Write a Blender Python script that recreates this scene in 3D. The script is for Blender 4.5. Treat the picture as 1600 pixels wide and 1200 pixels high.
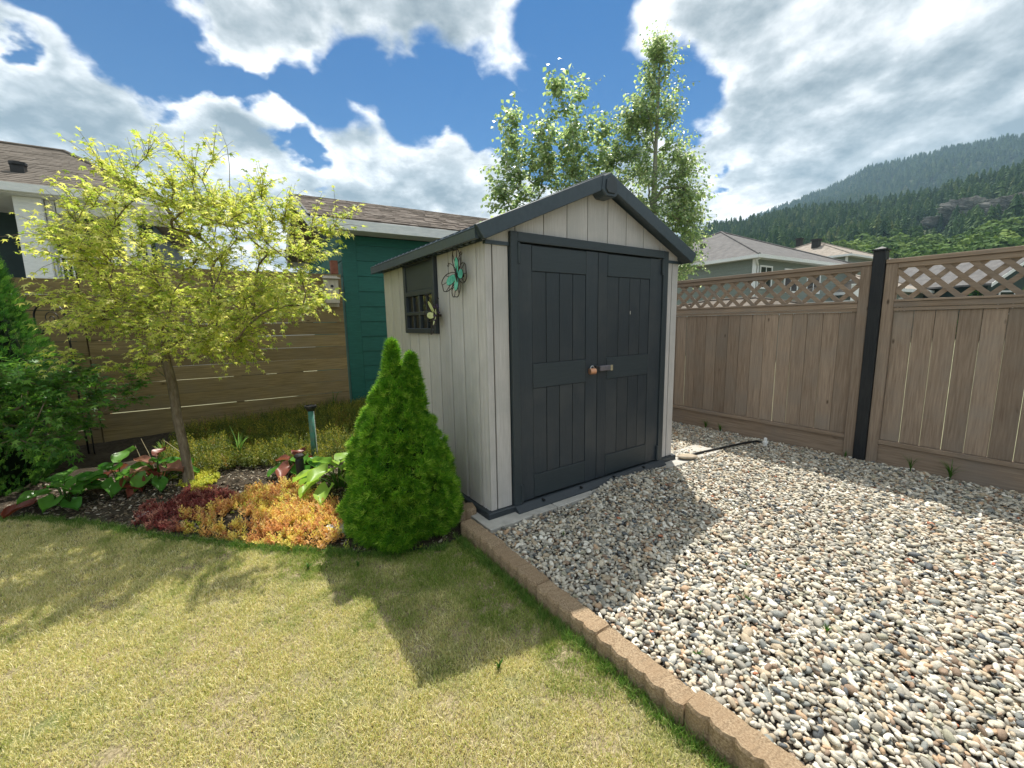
import bpy, math, random
import numpy as np
from math import sin, cos, pi, radians, sqrt, atan2, hypot
from mathutils import Vector, Matrix, noise as mnoise

for o in list(bpy.data.objects):
    bpy.data.objects.remove(o)
scn = bpy.context.scene
COL = scn.collection
rng = np.random.default_rng(7)
random.seed(7)

# ------------------------------------------------------------------ camera
F_PX, PITCH, ROLL, EYE = 654.4658, .1453, -.0179, 1.4453
fw = Vector((0, cos(PITCH), -sin(PITCH))); up = Vector((0, sin(PITCH), cos(PITCH))); rx = Vector((1, 0, 0))
R_ = cos(ROLL)*rx + sin(ROLL)*up; U_ = -sin(ROLL)*rx + cos(ROLL)*up
cam = bpy.data.cameras.new('camera'); co = bpy.data.objects.new('camera', cam); COL.objects.link(co)
cam.sensor_width = 36; cam.lens = F_PX/1600*36; cam.clip_start = .05; cam.clip_end = 6000
co.matrix_world = Matrix(((R_.x, U_.x, -fw.x, 0), (R_.y, U_.y, -fw.y, 0), (R_.z, U_.z, -fw.z, EYE), (0, 0, 0, 1)))
scn.camera = co

# ------------------------------------------------------------------ node helpers
class NT:
    def __init__(s, tree):
        s.t = tree; s.n = tree.nodes; s.l = tree.links
    def node(s, typ, ins=None, **props):
        nd = s.n.new(typ)
        for k, v in props.items(): setattr(nd, k, v)
        for k, v in (ins or {}).items():
            if isinstance(v, bpy.types.NodeSocket): s.l.new(v, nd.inputs[k])
            else: nd.inputs[k].default_value = v
        return nd
    def math(s, op, a, b=0., c=0., clamp=False):
        nd = s.node('ShaderNodeMath', {0: a, 1: b, 2: c}, operation=op); nd.use_clamp = clamp
        return nd.outputs[0]
    def vmath(s, op, a, b=(0, 0, 0), out=0, sc=None):
        nd = s.node('ShaderNodeVectorMath', {0: a, 1: b}, operation=op)
        if sc is not None:
            if isinstance(sc, bpy.types.NodeSocket): s.l.new(sc, nd.inputs[3])
            else: nd.inputs[3].default_value = sc
        return nd.outputs[out]
    def noise(s, vec, scale, detail=5, rough=.55, dist=0., out='Fac'):
        return s.node('ShaderNodeTexNoise', {'Vector': vec, 'Scale': scale, 'Detail': detail, 'Roughness': rough, 'Distortion': dist}).outputs[out]
    def rng(s, v, a, b, c=0., d=1., smooth=False):
        nd = s.node('ShaderNodeMapRange', {'Value': v, 'From Min': a, 'From Max': b, 'To Min': c, 'To Max': d})
        if smooth: nd.interpolation_type = 'SMOOTHSTEP'
        return nd.outputs[0]
    def mix(s, f, a, b, blend='MIX'):
        nd = s.node('ShaderNodeMix', data_type='RGBA', blend_type=blend)
        for k, v in ((0, f), (6, a), (7, b)):
            if isinstance(v, bpy.types.NodeSocket): s.l.new(v, nd.inputs[k])
            else: nd.inputs[k].default_value = (*v, 1) if hasattr(v, '__len__') and len(v) == 3 else v
        return nd.outputs[2]
    def ramp(s, v, stops, const=False):
        nd = s.node('ShaderNodeValToRGB', {0: v}); cr = nd.color_ramp
        if const: cr.interpolation = 'CONSTANT'
        cr.elements[0].position = stops[0][0]; cr.elements[0].color = (*stops[0][1], 1)
        cr.elements[1].position = stops[-1][0]; cr.elements[1].color = (*stops[-1][1], 1)
        for p, c in stops[1:-1]:
            e = cr.elements.new(p); e.color = (*c, 1)
        return nd.outputs[0]

# ------------------------------------------------------------------ world: sky with broken cloud
SUN_EL, SUN_AZ = radians(59.3), radians(9.3)          # azimuth from +Y towards +X
sun_dir = Vector((sin(SUN_AZ)*cos(SUN_EL), cos(SUN_AZ)*cos(SUN_EL), sin(SUN_EL)))
w = bpy.data.worlds.new('World'); scn.world = w; w.use_nodes = True
W = NT(w.node_tree); W.n.clear()
sky = W.node('ShaderNodeTexSky', sky_type='NISHITA', sun_disc=False, sun_elevation=SUN_EL, sun_rotation=SUN_AZ,
             altitude=600, air_density=1.3, dust_density=.35, ozone_density=2.5)
dirn = W.vmath('NORMALIZE', W.node('ShaderNodeTexCoord').outputs['Generated'])
def pxdir(x, y):
    d = (x-800)/F_PX*R_ - (y-600)/F_PX*U_ + fw
    return d.normalized()
sep = W.node('ShaderNodeSeparateXYZ', {0: dirn})
zz = W.math('ADD', W.math('MAXIMUM', sep.outputs[2], 0.), .42)
flat = W.vmath('SCALE', dirn, sc=W.math('DIVIDE', 1., zz))
wv = W.vmath('SUBTRACT', W.noise(flat, 3.6, 6, .5, out='Color'), (.5, .5, .5))
dw = W.vmath('ADD', dirn, W.vmath('SCALE', wv, sc=.26))
# gaps of blue: direction, angular size
GAPS = [(105, 12, 60, 1.), (165, 32, 55, 1.), (235, 62, 55, 1.), (225, 0, 45, 1.), (300, 112, 48, 1.), (365, 150, 50, 1.), (440, 140, 50, 1.),
        (505, 150, 50, 1.), (548, 118, 38, .9), (420, 195, 34, .9), (485, 262, 27, .9), (455, 228, 34, .8), (590, 118, 40, .9), (650, 165, 42, 1.),
        (715, 165, 45, 1.), (775, 168, 48, 1.), (835, 165, 52, 1.), (890, 120, 60, 1.), (905, 50, 70, 1.), (895, -30, 70, 1.), (955, 140, 70, 1.), (1010, 160, 62, 1.), (1050, 110, 50, 1.),
        (1085, 130, 42, .9), (1100, 100, 30, .8), (740, 215, 30, .7), (870, 210, 50, .9), (960, 230, 50, .8), (1035, 215, 38, .7), (1118, 292, 18, .7), (625, 200, 26, .6),
        (18, 95, 22, .6), (5, 130, 18, .6), (1130, 370, 14, .5), (1072, 250, 25, .6)]
gap = None
for (x, y, r, k) in GAPS:
    d = pxdir(x, y)
    ca = F_PX/sqrt((x-800)**2+(y-600)**2+F_PX**2)            # wide-angle foreshortening
    dd = W.vmath('DISTANCE', dw, tuple(d), out=1)
    g = W.rng(dd, r/F_PX*ca*1.75, 0, 0, k*1.5)
    gap = g if gap is None else W.math('MAXIMUM', gap, g)
f1 = W.noise(flat, 4.2, 9, .55, .12)
f2 = W.noise(flat, 9., 6, .6, .2)
dens = W.math('ADD', W.math('ADD', W.math('MULTIPLY', W.math('SUBTRACT', f1, .5), 1.5), .56), W.math('MULTIPLY', W.math('SUBTRACT', f2, .5), .36))
dens = W.math('SUBTRACT', dens, W.math('MULTIPLY', gap, 1.05))
soft = W.rng(W.noise(flat, 1.7, 2, .5), .35, .65, .10, .42); alpha = W.rng(dens, -.05, soft, smooth=True)
# grey bellies where the cloud is thick; relief from the same noise looked up a step nearer the sun
sflat = Vector((sun_dir.x, sun_dir.y, sun_dir.z))/(sun_dir.z+.42)
tos = W.vmath('NORMALIZE', W.vmath('SUBTRACT', tuple(sflat), flat))
flat2 = W.vmath('ADD', flat, W.vmath('SCALE', tos, sc=.08))
f3 = W.noise(flat2, 4.2, 9, .55, .12)
f4 = W.noise(flat2, 9., 6, .6, .2); rel = W.math('ADD', W.math('MULTIPLY', W.math('SUBTRACT', f1, f3), 4.4), W.math('MULTIPLY', W.math('SUBTRACT', f2, f4), 1.3))
BELLY = [(150, 190, 190), (60, 240, 170), (300, 240, 130), (560, 60, 110), (680, 30, 110), (1300, 150, 200), (1480, 90, 230), (1560, 40, 220), (1420, 230, 180), (1250, 260, 90), (640, 290, 110), (1210, 160, 120)]
bel = None
for (x, y, r) in BELLY:
    ca = F_PX/sqrt((x-800)**2+(y-600)**2+F_PX**2)
    g = W.rng(W.vmath('DISTANCE', dw, tuple(pxdir(x, y)), out=1), r/F_PX*ca*1.2, 0, 0, .30)
    bel = g if bel is None else W.math('MAXIMUM', bel, g)
thick = W.math('ADD', W.math('SUBTRACT', W.rng(dens, .12, .95), rel), bel)
shade = W.rng(thick, .05, 1.28, 0, 1)
ccol = W.ramp(shade, [(0, (11.5, 11.6, 11.6)), (.22, (8.4, 8.6, 8.7)), (.5, (5.3, 5.75, 6.0)), (.75, (3.6, 4.1, 4.4)), (1, (2.3, 2.8, 3.15))])
skyc = W.mix(1., sky.outputs[0], (.15, .50, .86), 'MULTIPLY')
hue = W.node('ShaderNodeHueSaturation', {'Saturation': 1.32, 'Value': .72, 'Color': skyc})
skyc = hue.outputs[0]
bg = W.node('ShaderNodeBackground', {'Color': W.mix(alpha, skyc, ccol), 'Strength': .08})
W.l.new(bg.outputs[0], W.node('ShaderNodeOutputWorld').inputs[0])

sl = bpy.data.lights.new('sun', 'SUN'); sl.energy = 5.0; sl.angle = radians(.55); sl.color = (1, .955, .87)
so = bpy.data.objects.new('sun', sl); COL.objects.link(so)
so.rotation_euler = (-sun_dir).to_track_quat('-Z', 'Y').to_euler()
scn.render.engine = 'CYCLES'
vs = scn.view_settings; vs.view_transform = 'Standard'; vs.look = 'None'; vs.exposure = .70; vs.gamma = 1; vs.use_curve_mapping = False
scn.cycles.max_bounces = 8; scn.cycles.transparent_max_bounces = 8

# ------------------------------------------------------------------ materials
def newmat(name):
    m = bpy.data.materials.new(name); m.use_nodes = True; t = NT(m.node_tree); t.n.clear()
    return m, t, t.node('ShaderNodeOutputMaterial')
def surf(name, c1, c2=None, sc=(1, 1, 1), ns=4., det=6, rough=.7, spec=.3, bump=0., bs=20., bsc=None, rnd=0., lo=.3, hi=.7, metal=0., knots=0., c3=None, n3=1.2, streak=0.):
    """colour between c1 and c2 by (stretched) noise, per-piece random value, optional bump, knots and broad stains c3"""
    m, t, out = newmat(name)
    oc = t.node('ShaderNodeTexCoord').outputs['Object']; oi = t.node('ShaderNodeObjectInfo')
    off = t.vmath('SCALE', t.node('ShaderNodeCombineXYZ', {0: oi.outputs['Random'], 1: oi.outputs['Random'], 2: oi.outputs['Random']}).outputs[0], sc=37. if rnd else 0.)
    oc = t.vmath('ADD', oc, off)
    v = t.vmath('MULTIPLY', oc, sc)
    f = t.rng(t.noise(v, ns, det, .6), lo, hi)
    col = t.mix(f, c1, c2 or c1)
    if c3: col = t.mix(t.rng(t.noise(oc, n3, 5, .6), .45, .75), col, c3)
    if knots:
        vo = t.node('ShaderNodeTexVoronoi', {'Vector': t.vmath('MULTIPLY', oc, (1, 0, .42) if sc[2] < sc[0] else (.42, 0, 1)), 'Scale': 6.})
        kf = t.rng(vo.outputs['Distance'], .085, .03); sel = t.rng(t.noise(oc, 3.3, 1), .44, .50)
        col = t.mix(t.math('MULTIPLY', t.math('MULTIPLY', kf, sel), knots), col, (c1[0]*.3, c1[1]*.27, c1[2]*.25))
    if rnd:
        k = t.math('ADD', t.math('MULTIPLY', oi.outputs['Random'], rnd), 1-rnd/2)
        col = t.vmath('SCALE', col, sc=k)
    b = t.node('ShaderNodeBsdfPrincipled', {'Base Color': col, 'Roughness': rough, 'Specular IOR Level': spec, 'Metallic': metal})
    if bump:
        bv = t.vmath('MULTIPLY', oc, bsc or sc)
        bn = t.node('ShaderNodeBump', {'Height': t.noise(bv, bs, 5, .65), 'Strength': min(1., bump), 'Distance': .004*max(1, bump)})
        t.l.new(bn.outputs[0], b.inputs['Normal'])
    t.l.new(b.outputs[0], out.inputs[0]); return m
def leafmat(name, ramp, tr=.45, rough=.5, trc=1.25, patch=0., attr='rnd', spec=.25, inst=False, pscale=1.4, pramp=None):
    """foliage: colour chosen per leaf (face attribute or instance random), partly translucent"""
    m, t, out = newmat(name)
    if inst: r = t.node('ShaderNodeObjectInfo').outputs['Random']
    else: r = t.node('ShaderNodeAttribute', attribute_name=attr).outputs['Fac']
    col = t.ramp(r, ramp)
    if pramp:
        pos = t.node('ShaderNodeNewGeometry').outputs['Position']
        pf = t.rng(t.math('ADD', t.noise(pos, pscale, 5, .62), t.math('MULTIPLY', t.math('SUBTRACT', r, .5), patch)), .38, .62)
        col = t.mix(pf, col, t.ramp(r, pramp))
    b = t.node('ShaderNodeBsdfPrincipled', {'Base Color': col, 'Roughness': rough, 'Specular IOR Level': spec})
    tl = t.node('ShaderNodeBsdfTranslucent', {'Color': t.vmath('MULTIPLY', col, (trc*1.05, trc*1.05, trc*.75))})
    mx = t.node('ShaderNodeMixShader', {0: tr, 1: b.outputs[0], 2: tl.outputs[0]})
    t.l.new(mx.outputs[0], out.inputs[0]); return m

M = {}
M['siding'] = surf('resin_siding', (.42, .395, .375), (.57, .545, .525), (60, 60, 1.5), 4, 6, .62, .3, .35, 6, rnd=.12, c3=(.41, .40, .385), n3=3)
M['dark'] = surf('dark_resin', (.019, .027, .035), (.034, .044, .053), (50, 50, 1.5), 5, 5, .42, .45, .3, 5, rnd=.14, c3=(.050, .056, .060), n3=2.4)
M['darkh'] = surf('dark_resin_rail', (.022, .032, .039), (.036, .048, .055), (1.5, 50, 50), 5, 5, .42, .45, .25, 5, rnd=.08)
M['roofdark'] = surf('dark_resin_roof', (.026, .042, .055), (.040, .058, .072), (6, 6, 6), 5, 4, .38, .5, .2, 8)
M['black'] = surf('black_metal', (.010, .011, .012), (.022, .022, .022), (1, 1, 1), 9, 4, .45, .4)
M['postblack'] = surf('black_painted_post', (.008, .010, .013), (.020, .022, .024), (20, 20, 2), 5, 5, .5, .3, .2, 5, c3=(.028, .03, .03))
M['pane'] = surf('dark_window_glass', (.012, .016, .018), rough=.06, spec=.6)
M['fence'] = surf('brown_stained_plank', (.190, .140, .102), (.325, .252, .190), (26, 26, 1.4), 3, 7, .8, .2, .6, 4, rnd=.42, knots=.9, c3=(.235, .20, .165), n3=2.2)
M['fenceh'] = surf('brown_stained_rail', (.20, .145, .103), (.32, .245, .18), (1.4, 26, 26), 3, 7, .8, .2, .6, 4, rnd=.18, knots=.5, c3=(.22, .185, .155), n3=2.2)
M['fence_b'] = surf('brown_stained_board', (.155, .110, .048), (.31, .23, .112), (1.2, 24, 24), 3, 7, .8, .2, .6, 4, rnd=.34, knots=.8, c3=(.21, .165, .10), n3=1.6)
M['green'] = surf('green_painted_siding', (.007, .085, .066), (.014, .125, .096), (2, 20, 20), 4, 5, .55, .35, .3, 5, rnd=.10)
M['white'] = surf('white_painted_trim', (.62, .64, .64), (.76, .77, .76), (2, 8, 8), 4, 4, .6, .3, .1, 6, rnd=.05)
M['shingle'] = surf('grey_brown_shingle', (.085, .070, .060), (.215, .180, .155), (1, 1, 1), 9, 8, .9, .1, .9, 90, rnd=.0, c3=(.25, .215, .19), n3=3.)
M['shingle_g'] = surf('grey_shingle', (.100, .098, .098), (.175, .168, .165), (1, 1, 1), 2.5, 9, .9, .1, .9, 30)
M['shingle_t'] = surf('tan_shingle', (.20, .175, .15), (.34, .30, .26), (1, 1, 1), 2.5, 9, .9, .1, .9, 30)
M['shingle_h'] = surf('brown_house_shingle', (.105, .090, .075), (.175, .152, .130), (1, 1, 1), 2.8, 9, .9, .1, .9, 30)
M['greysid'] = surf('grey_green_siding', (.155, .185, .165), (.215, .240, .215), (1, 8, 8), 3, 5, .7, .2, rnd=.08)
M['soffit'] = surf('pale_soffit', (.50, .50, .48), (.60, .60, .58), rough=.7)
M['dkgreen'] = surf('dark_green_wall', (.012, .030, .030), (.020, .045, .042), rough=.5)
M['brick'] = surf('red_brown_post_end', (.20, .07, .045), (.28, .11, .07), rough=.8, ns=20)
M['birdbox'] = surf('weathered_pale_wood', (.40, .36, .29), (.56, .51, .42), (30, 30, 2), 3, 6, .8, .2, .4, 4, rnd=.15)
M['curb'] = surf('tan_concrete', (.215, .150, .092), (.43, .325, .215), (1, 1, 1), 130, 3, .95, .1, 1.6, 170, lo=.35, hi=.68, rnd=.12, c3=(.30, .21, .13), n3=9)
M['paver'] = surf('pale_concrete', (.36, .345, .31), (.50, .48, .44), (1, 1, 1), 12, 6, .9, .1, .5, 60, rnd=.08)
M['stonetan'] = surf('tan_stone', (.30, .24, .17), (.45, .38, .29), ns=20, rough=.8, bump=.6, bs=40)
M['rock'] = surf('pale_grey_rock', (.30, .30, .30), (.55, .54, .52), ns=22, rough=.8, bump=.6, bs=40)
M['verdigris'] = surf('green_pipe', (.035, .16, .12), (.09, .26, .20), (14, 14, 3), 4, 6, .55, .4, c3=(.13, .15, .10), n3=14)
M['copper'] = surf('copper_lock', (.50, .24, .14), (.62, .33, .20), ns=30, rough=.4, metal=.6)
M['steel'] = surf('steel', (.5, .5, .5), rough=.3, metal=.8)
M['grip'] = surf('worn_handle', (.10, .10, .12), (.17, .15, .16), ns=30, rough=.5)
M['pvc'] = surf('white_pvc', (.78, .78, .76), rough=.4)
M['hose'] = surf('black_hose', (.018, .018, .018), rough=.5)
M['bark'] = surf('grey_brown_bark', (.115, .085, .055), (.27, .22, .16), (10, 10, 2.5), 5, 7, .9, .1, 1.5, 9)
M['barkp'] = surf('pale_aspen_bark', (.22, .22, .18), (.36, .35, .29), (6, 6, 14), 5, 6, .85, .1)
M['soil'] = surf('dark_soil', (.020, .016, .011), (.062, .050, .036), ns=26, det=8, rough=.95, spec=.1, bump=1.5, bs=60, c3=(.075, .062, .046), n3=5)
M['gravelbed'] = surf('grit_between_stones', (.06, .052, .044), (.17, .15, .13), ns=60, rough=.95, spec=.1, bump=1.5, bs=90)
M['thatch'] = surf('dry_lawn_thatch', (.12, .095, .05), (.46, .38, .24), ns=75, det=9, rough=.95, spec=.1, bump=2., bs=160, c3=(.13, .17, .04), n3=2.4)
M['ground'] = surf('distant_grass', (.13, .14, .08), (.24, .23, .15), ns=.6, det=8, rough=.95, spec=.1)
M['teal'] = surf('teal_glass', (.01, .26, .19), (.16, .55, .44), ns=24, rough=.25, spec=.5)
M['wire'] = surf('dark_wire', (.022, .018, .018), (.05, .035, .03), ns=20, rough=.6)
M['purple'] = surf('purple_wire', (.06, .035, .085), rough=.5)
M['glassy'] = surf('pale_yellow_glass', (.42, .46, .12), (.72, .74, .50), ns=24, rough=.25, spec=.5)
M['stalk'] = surf('dry_stalk', (.30, .25, .15), (.42, .36, .23), ns=30, rough=.8)
M['hill'] = surf('forest_floor', (.030, .045, .018), (.075, .085, .040), ns=.02, det=8, rough=1, spec=0.05)
M['cliff'] = surf('rock_outcrop', (.09, .09, .08), (.30, .28, .25), (1, 1, .35), .16, 9, .95, .1, 6., .25, c3=(.05, .07, .035), n3=.05)
M['inner'] = surf('inner_foliage', (.006, .013, .004), (.012, .024, .007), ns=20, rough=.9, spec=.05)  # near-black green of the added spruce core, inner shade put into the colour
M['innerT'] = surf('inner_foliage_dark', (.004, .010, .004), (.008, .018, .007), ns=20, rough=.9, spec=.05)  # same for the added core of the thujas, darker still

M['maple'] = leafmat('yellow_green_maple_leaf', [(0, (.24, .35, .06)), (.35, (.44, .50, .10)), (.7, (.58, .59, .16)), (.9, (.70, .66, .26)), (1, (.33, .44, .08))], .52, .5, 1.35, spec=.2)
M['maple2'] = leafmat('green_maple_leaf', [(0, (.035, .12, .02)), (.5, (.075, .20, .03)), (1, (.16, .30, .05))], .42, .45, 1.5)
M['aspen'] = leafmat('aspen_leaf', [(0, (.12, .19, .10)), (.5, (.22, .31, .16)), (.85, (.36, .43, .22)), (1, (.60, .64, .52))], .50, .35, 1.8, spec=.5)
M['spruce'] = leafmat('bright_green_needle', [(0, (.045, .15, .012)), (.4, (.12, .30, .02)), (.75, (.26, .46, .04)), (1, (.46, .60, .12))], .36, .5, 1.6)
M['thuja'] = leafmat('dark_green_scale_leaf', [(0, (.018, .07, .014)), (.6, (.05, .15, .025)), (1, (.15, .30, .05))], .30, .5, 1.5)
M['hosta'] = leafmat('hosta_leaf', [(0, (.18, .34, .045)), (1, (.36, .54, .10))], .42, .38, 1.3, inst=True)
M['berg'] = leafmat('bergenia_leaf', [(0, (.05, .18, .025)), (1, (.15, .34, .06))], .35, .28, 1.4, inst=True, spec=.4)
M['bergr'] = leafmat('red_bergenia_leaf', [(0, (.16, .035, .022)), (.6, (.27, .09, .06)), (1, (.36, .20, .14))], .30, .4, 1.2, inst=True, spec=.4)
M['blade'] = leafmat('iris_blade', [(0, (.10, .22, .05)), (1, (.20, .34, .10))], .4, .4, 1.3, inst=True)
def grass_mat():
    m, t, out = newmat('lawn_blade'); r = t.node('ShaderNodeAttribute', attribute_name='rnd').outputs['Fac']
    straw = t.ramp(r, [(0, (.52, .44, .17)), (.25, (.86, .77, .44)), (.45, (.36, .42, .06)), (.62, (.94, .87, .60)), (.8, (.64, .54, .24)), (1, (.22, .32, .04))])
    greener = t.ramp(r, [(0, (.10, .19, .02)), (.4, (.22, .33, .04)), (.6, (.50, .48, .18)), (.8, (.17, .29, .035)), (1, (.60, .55, .26))])
    pos = t.node('ShaderNodeNewGeometry').outputs['Position']; sp = t.node('ShaderNodeSeparateXYZ', {0: pos})
    # greener towards bed and edging blocks; partly the shed's shade put into the colour
    edge = t.rng(t.math('ADD', sp.outputs[1], t.math('MULTIPLY', sp.outputs[0], .42)), 1.35, 2.35, -.12, .26)
    f = t.math('ADD', t.math('ADD', t.noise(pos, 3.4, 6, .66), edge), t.math('MULTIPLY', t.math('SUBTRACT', r, .5), .22))
    col = t.mix(t.rng(f, .43, .60), straw, greener)
    b = t.node('ShaderNodeBsdfPrincipled', {'Base Color': col, 'Roughness': .6, 'Specular IOR Level': .25})
    tl = t.node('ShaderNodeBsdfTranslucent', {'Color': t.vmath('MULTIPLY', col, (1.15, 1.15, .9))})
    t.l.new(t.node('ShaderNodeMixShader', {0: .3, 1: b.outputs[0], 2: tl.outputs[0]}).outputs[0], out.inputs[0]); return m
M['grass'] = grass_mat()
M['tuft'] = leafmat('rank_grass', [(0, (.06, .15, .02)), (.6, (.12, .24, .04)), (1, (.28, .33, .10))], .35, .5, 1.3)
M['sedo'] = leafmat('orange_stonecrop', [(0, (.48, .20, .09)), (.3, (.68, .38, .14)), (.55, (.76, .54, .16)), (.8, (.74, .68, .15)), (1, (.62, .42, .24))], .35, .5, 1.2, inst=True)
M['sedy'] = leafmat('yellow_stonecrop', [(0, (.50, .50, .05)), (.6, (.66, .62, .10)), (1, (.40, .48, .08))], .35, .5, 1.2, inst=True)
M['sedr'] = leafmat('red_stonecrop', [(0, (.13, .022, .025)), (.6, (.28, .065, .055)), (1, (.50, .24, .18))], .25, .5, 1.2, inst=True)
M['jenny'] = leafmat('olive_ground_cover', [(0, (.05, .08, .012)), (.45, (.11, .15, .018)), (.75, (.24, .24, .03)), (.93, (.38, .34, .05)), (1, (.20, .09, .03))], .35, .5, 1.3, inst=True)
M['chip'] = leafmat('bark_chip', [(0, (.05, .034, .022)), (.5, (.14, .105, .07)), (.8, (.24, .20, .15)), (1, (.42, .38, .31))], .0, .9, 1, inst=True)
M['conifer'] = leafmat('far_conifer', [(0, (.028, .062, .022)), (.5, (.050, .098, .030)), (.9, (.080, .130, .038)), (1, (.13, .16, .055))], .12, .8, 1, inst=True, spec=.1)
M['decid'] = leafmat('far_broadleaf', [(0, (.05, .10, .022)), (.5, (.09, .155, .032)), (1, (.16, .23, .05))], .2, .8, 1.1, inst=True, spec=.1)
def stone_mat():
    m, t, out = newmat('river_stone'); oi = t.node('ShaderNodeObjectInfo').outputs['Random']
    base = t.ramp(oi, [(0, (.50, .47, .40)), (.17, (.28, .265, .23)), (.29, (.62, .59, .52)), (.39, (.40, .33, .24)), (.50, (.20, .21, .20)), (.58, (.54, .48, .38)), (.68, (.36, .34, .30)),
                       (.77, (.72, .70, .64)), (.82, (.25, .18, .13)), (.88, (.10, .11, .12)), (.92, (.46, .32, .21)), (.95, (.31, .30, .23)), (.993, (.40, .16, .09)), (1, (.6, .58, .54))], const=True)
    oc = t.node('ShaderNodeTexCoord').outputs['Object']
    v = t.vmath('ADD', oc, t.vmath('SCALE', t.node('ShaderNodeCombineXYZ', {0: oi, 1: oi, 2: oi}).outputs[0], sc=91.))
    k = t.rng(t.noise(v, 2.6, 8, .65), .3, .7, .76, 1.28)
    b = t.node('ShaderNodeBsdfPrincipled', {'Base Color': t.vmath('MULTIPLY', t.vmath('SCALE', base, sc=k), (1.02, 1., .96)), 'Roughness': .62, 'Specular IOR Level': .35})
    bn = t.node('ShaderNodeBump', {'Height': t.noise(v, 9, 4), 'Strength': .25, 'Distance': .05}); t.l.new(bn.outputs[0], b.inputs['Normal'])
    t.l.new(b.outputs[0], out.inputs[0]); return m
M['stone'] = stone_mat()

# ------------------------------------------------------------------ mesh helpers
class MB:
    def __init__(s): s.v = []; s.f = []; s.a = []
    def add(s, vs, fs, a=0.):
        b = len(s.v); s.v += [tuple(p) for p in vs]; s.f += [tuple(i+b for i in f) for f in fs]; s.a += [a]*len(fs); return s
    def box(s, x0, x1, y0, y1, z0, z1, a=0., bev=0.):
        if x0 > x1: x0, x1 = x1, x0
        if y0 > y1: y0, y1 = y1, y0
        if z0 > z1: z0, z1 = z1, z0
        s.add([(x, y, z) for x in (x0, x1) for y in (y0, y1) for z in (z0, z1)],
              [(0, 1, 3, 2), (4, 6, 7, 5), (0, 4, 5, 1), (2, 3, 7, 6), (0, 2, 6, 4), (1, 5, 7, 3)], a); return s
    def prism(s, poly, d, a=0.):
        """closed prism: polygon (3-D points) pushed along d"""
        n = len(poly); p = [Vector(q) for q in poly]; d = Vector(d)
        s.add(p+[q+d for q in p], [tuple(range(n))[::-1], tuple(range(n, 2*n))]+[(i, (i+1) % n, (i+1) % n+n, i+n) for i in range(n)], a); return s
    def tube(s, pts, rad, n=6, a=0., cap=True):
        pts = [Vector(p) for p in pts]; rad = rad if hasattr(rad, '__len__') else [rad]*len(pts)
        b = len(s.v); ref = None
        for i, p in enumerate(pts):
            d = (pts[min(i+1, len(pts)-1)]-pts[max(i-1, 0)])
            d = d.normalized() if d.length > 1e-9 else Vector((0, 0, 1))
            if ref is None: ref = d.orthogonal().normalized()
            ref = (ref-ref.dot(d)*d); ref = ref.normalized() if ref.length > 1e-6 else d.orthogonal().normalized(); q = d.cross(ref)
            for k in range(n):
                t = 2*pi*k/n; s.v.append(tuple(p+rad[i]*(cos(t)*ref+sin(t)*q)))
        for i in range(len(pts)-1):
            for k in range(n):
                s.f.append((b+i*n+k, b+i*n+(k+1) % n, b+(i+1)*n+(k+1) % n, b+(i+1)*n+k)); s.a.append(a)
        if cap:
            s.f.append(tuple(b+k for k in range(n))[::-1]); s.a.append(a); s.f.append(tuple(b+(len(pts)-1)*n+k for k in range(n))); s.a.append(a)
        return s
    def lathe(s, prof, n=16, c=(0, 0), a=0.):
        b = len(s.v)
        for r, z in prof:
            for k in range(n): s.v.append((c[0]+r*cos(2*pi*k/n), c[1]+r*sin(2*pi*k/n), z))
        for i in range(len(prof)-1):
            for k in range(n): s.f.append((b+i*n+k, b+i*n+(k+1) % n, b+(i+1)*n+(k+1) % n, b+(i+1)*n+k)); s.a.append(a)
        s.f.append(tuple(b+k for k in range(n))[::-1]); s.f.append(tuple(b+(len(prof)-1)*n+k for k in range(n))); s.a += [a, a]
        return s
    def mesh(s, name, mat, smooth=False, bevel=0.):
        me = bpy.data.meshes.new(name); me.from_pydata(s.v, [], s.f)
        if bevel:
            import bmesh
            bm = bmesh.new(); bm.from_mesh(me); bmesh.ops.recalc_face_normals(bm, faces=bm.faces)
            bmesh.ops.bevel(bm, geom=[e for e in bm.edges], offset=bevel, segments=1, affect='EDGES', clamp_overlap=True)
            bm.to_mesh(me); bm.free()
        elif any(s.a):
            at = me.attributes.new('rnd', 'FLOAT', 'FACE'); at.data.foreach_set('value', np.array(s.a, dtype=np.float32))
        me.materials.append(mat)
        if smooth: me.polygons.foreach_set('use_smooth', [True]*len(me.polygons))
        me.update(); return me
def link(name, data, parent=None, loc=None, rot=None, coll=COL):
    o = bpy.data.objects.new(name, data); coll.objects.link(o)
    if parent: o.parent = parent
    if loc is not None: o.location = loc
    if rot is not None: o.rotation_euler = rot
    return o
def part(name, mb, mat, parent=None, smooth=False, bevel=0., loc=None, rot=None):
    return link(name, mb.mesh(name, mat, smooth, bevel), parent, loc, rot)
def tag(o, label=None, cat=None, group=None, kind=None):
    for k, v in (('label', label), ('category', cat), ('group', group), ('kind', kind)):
        if v: o[k] = v
    return o
def thing(name, label, cat, loc=(0, 0, 0), yaw=0., group=None):
    return tag(link(name, None, loc=loc, rot=(0, 0, yaw)), label, cat, group)
def again(o, loc, parent=None, rot=None, scale=None):
    c = o.copy(); COL.objects.link(c); c.location = loc
    if parent: c.parent = parent
    if rot is not None: c.rotation_euler = rot
    if scale is not None: c.scale = scale
    return c
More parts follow.
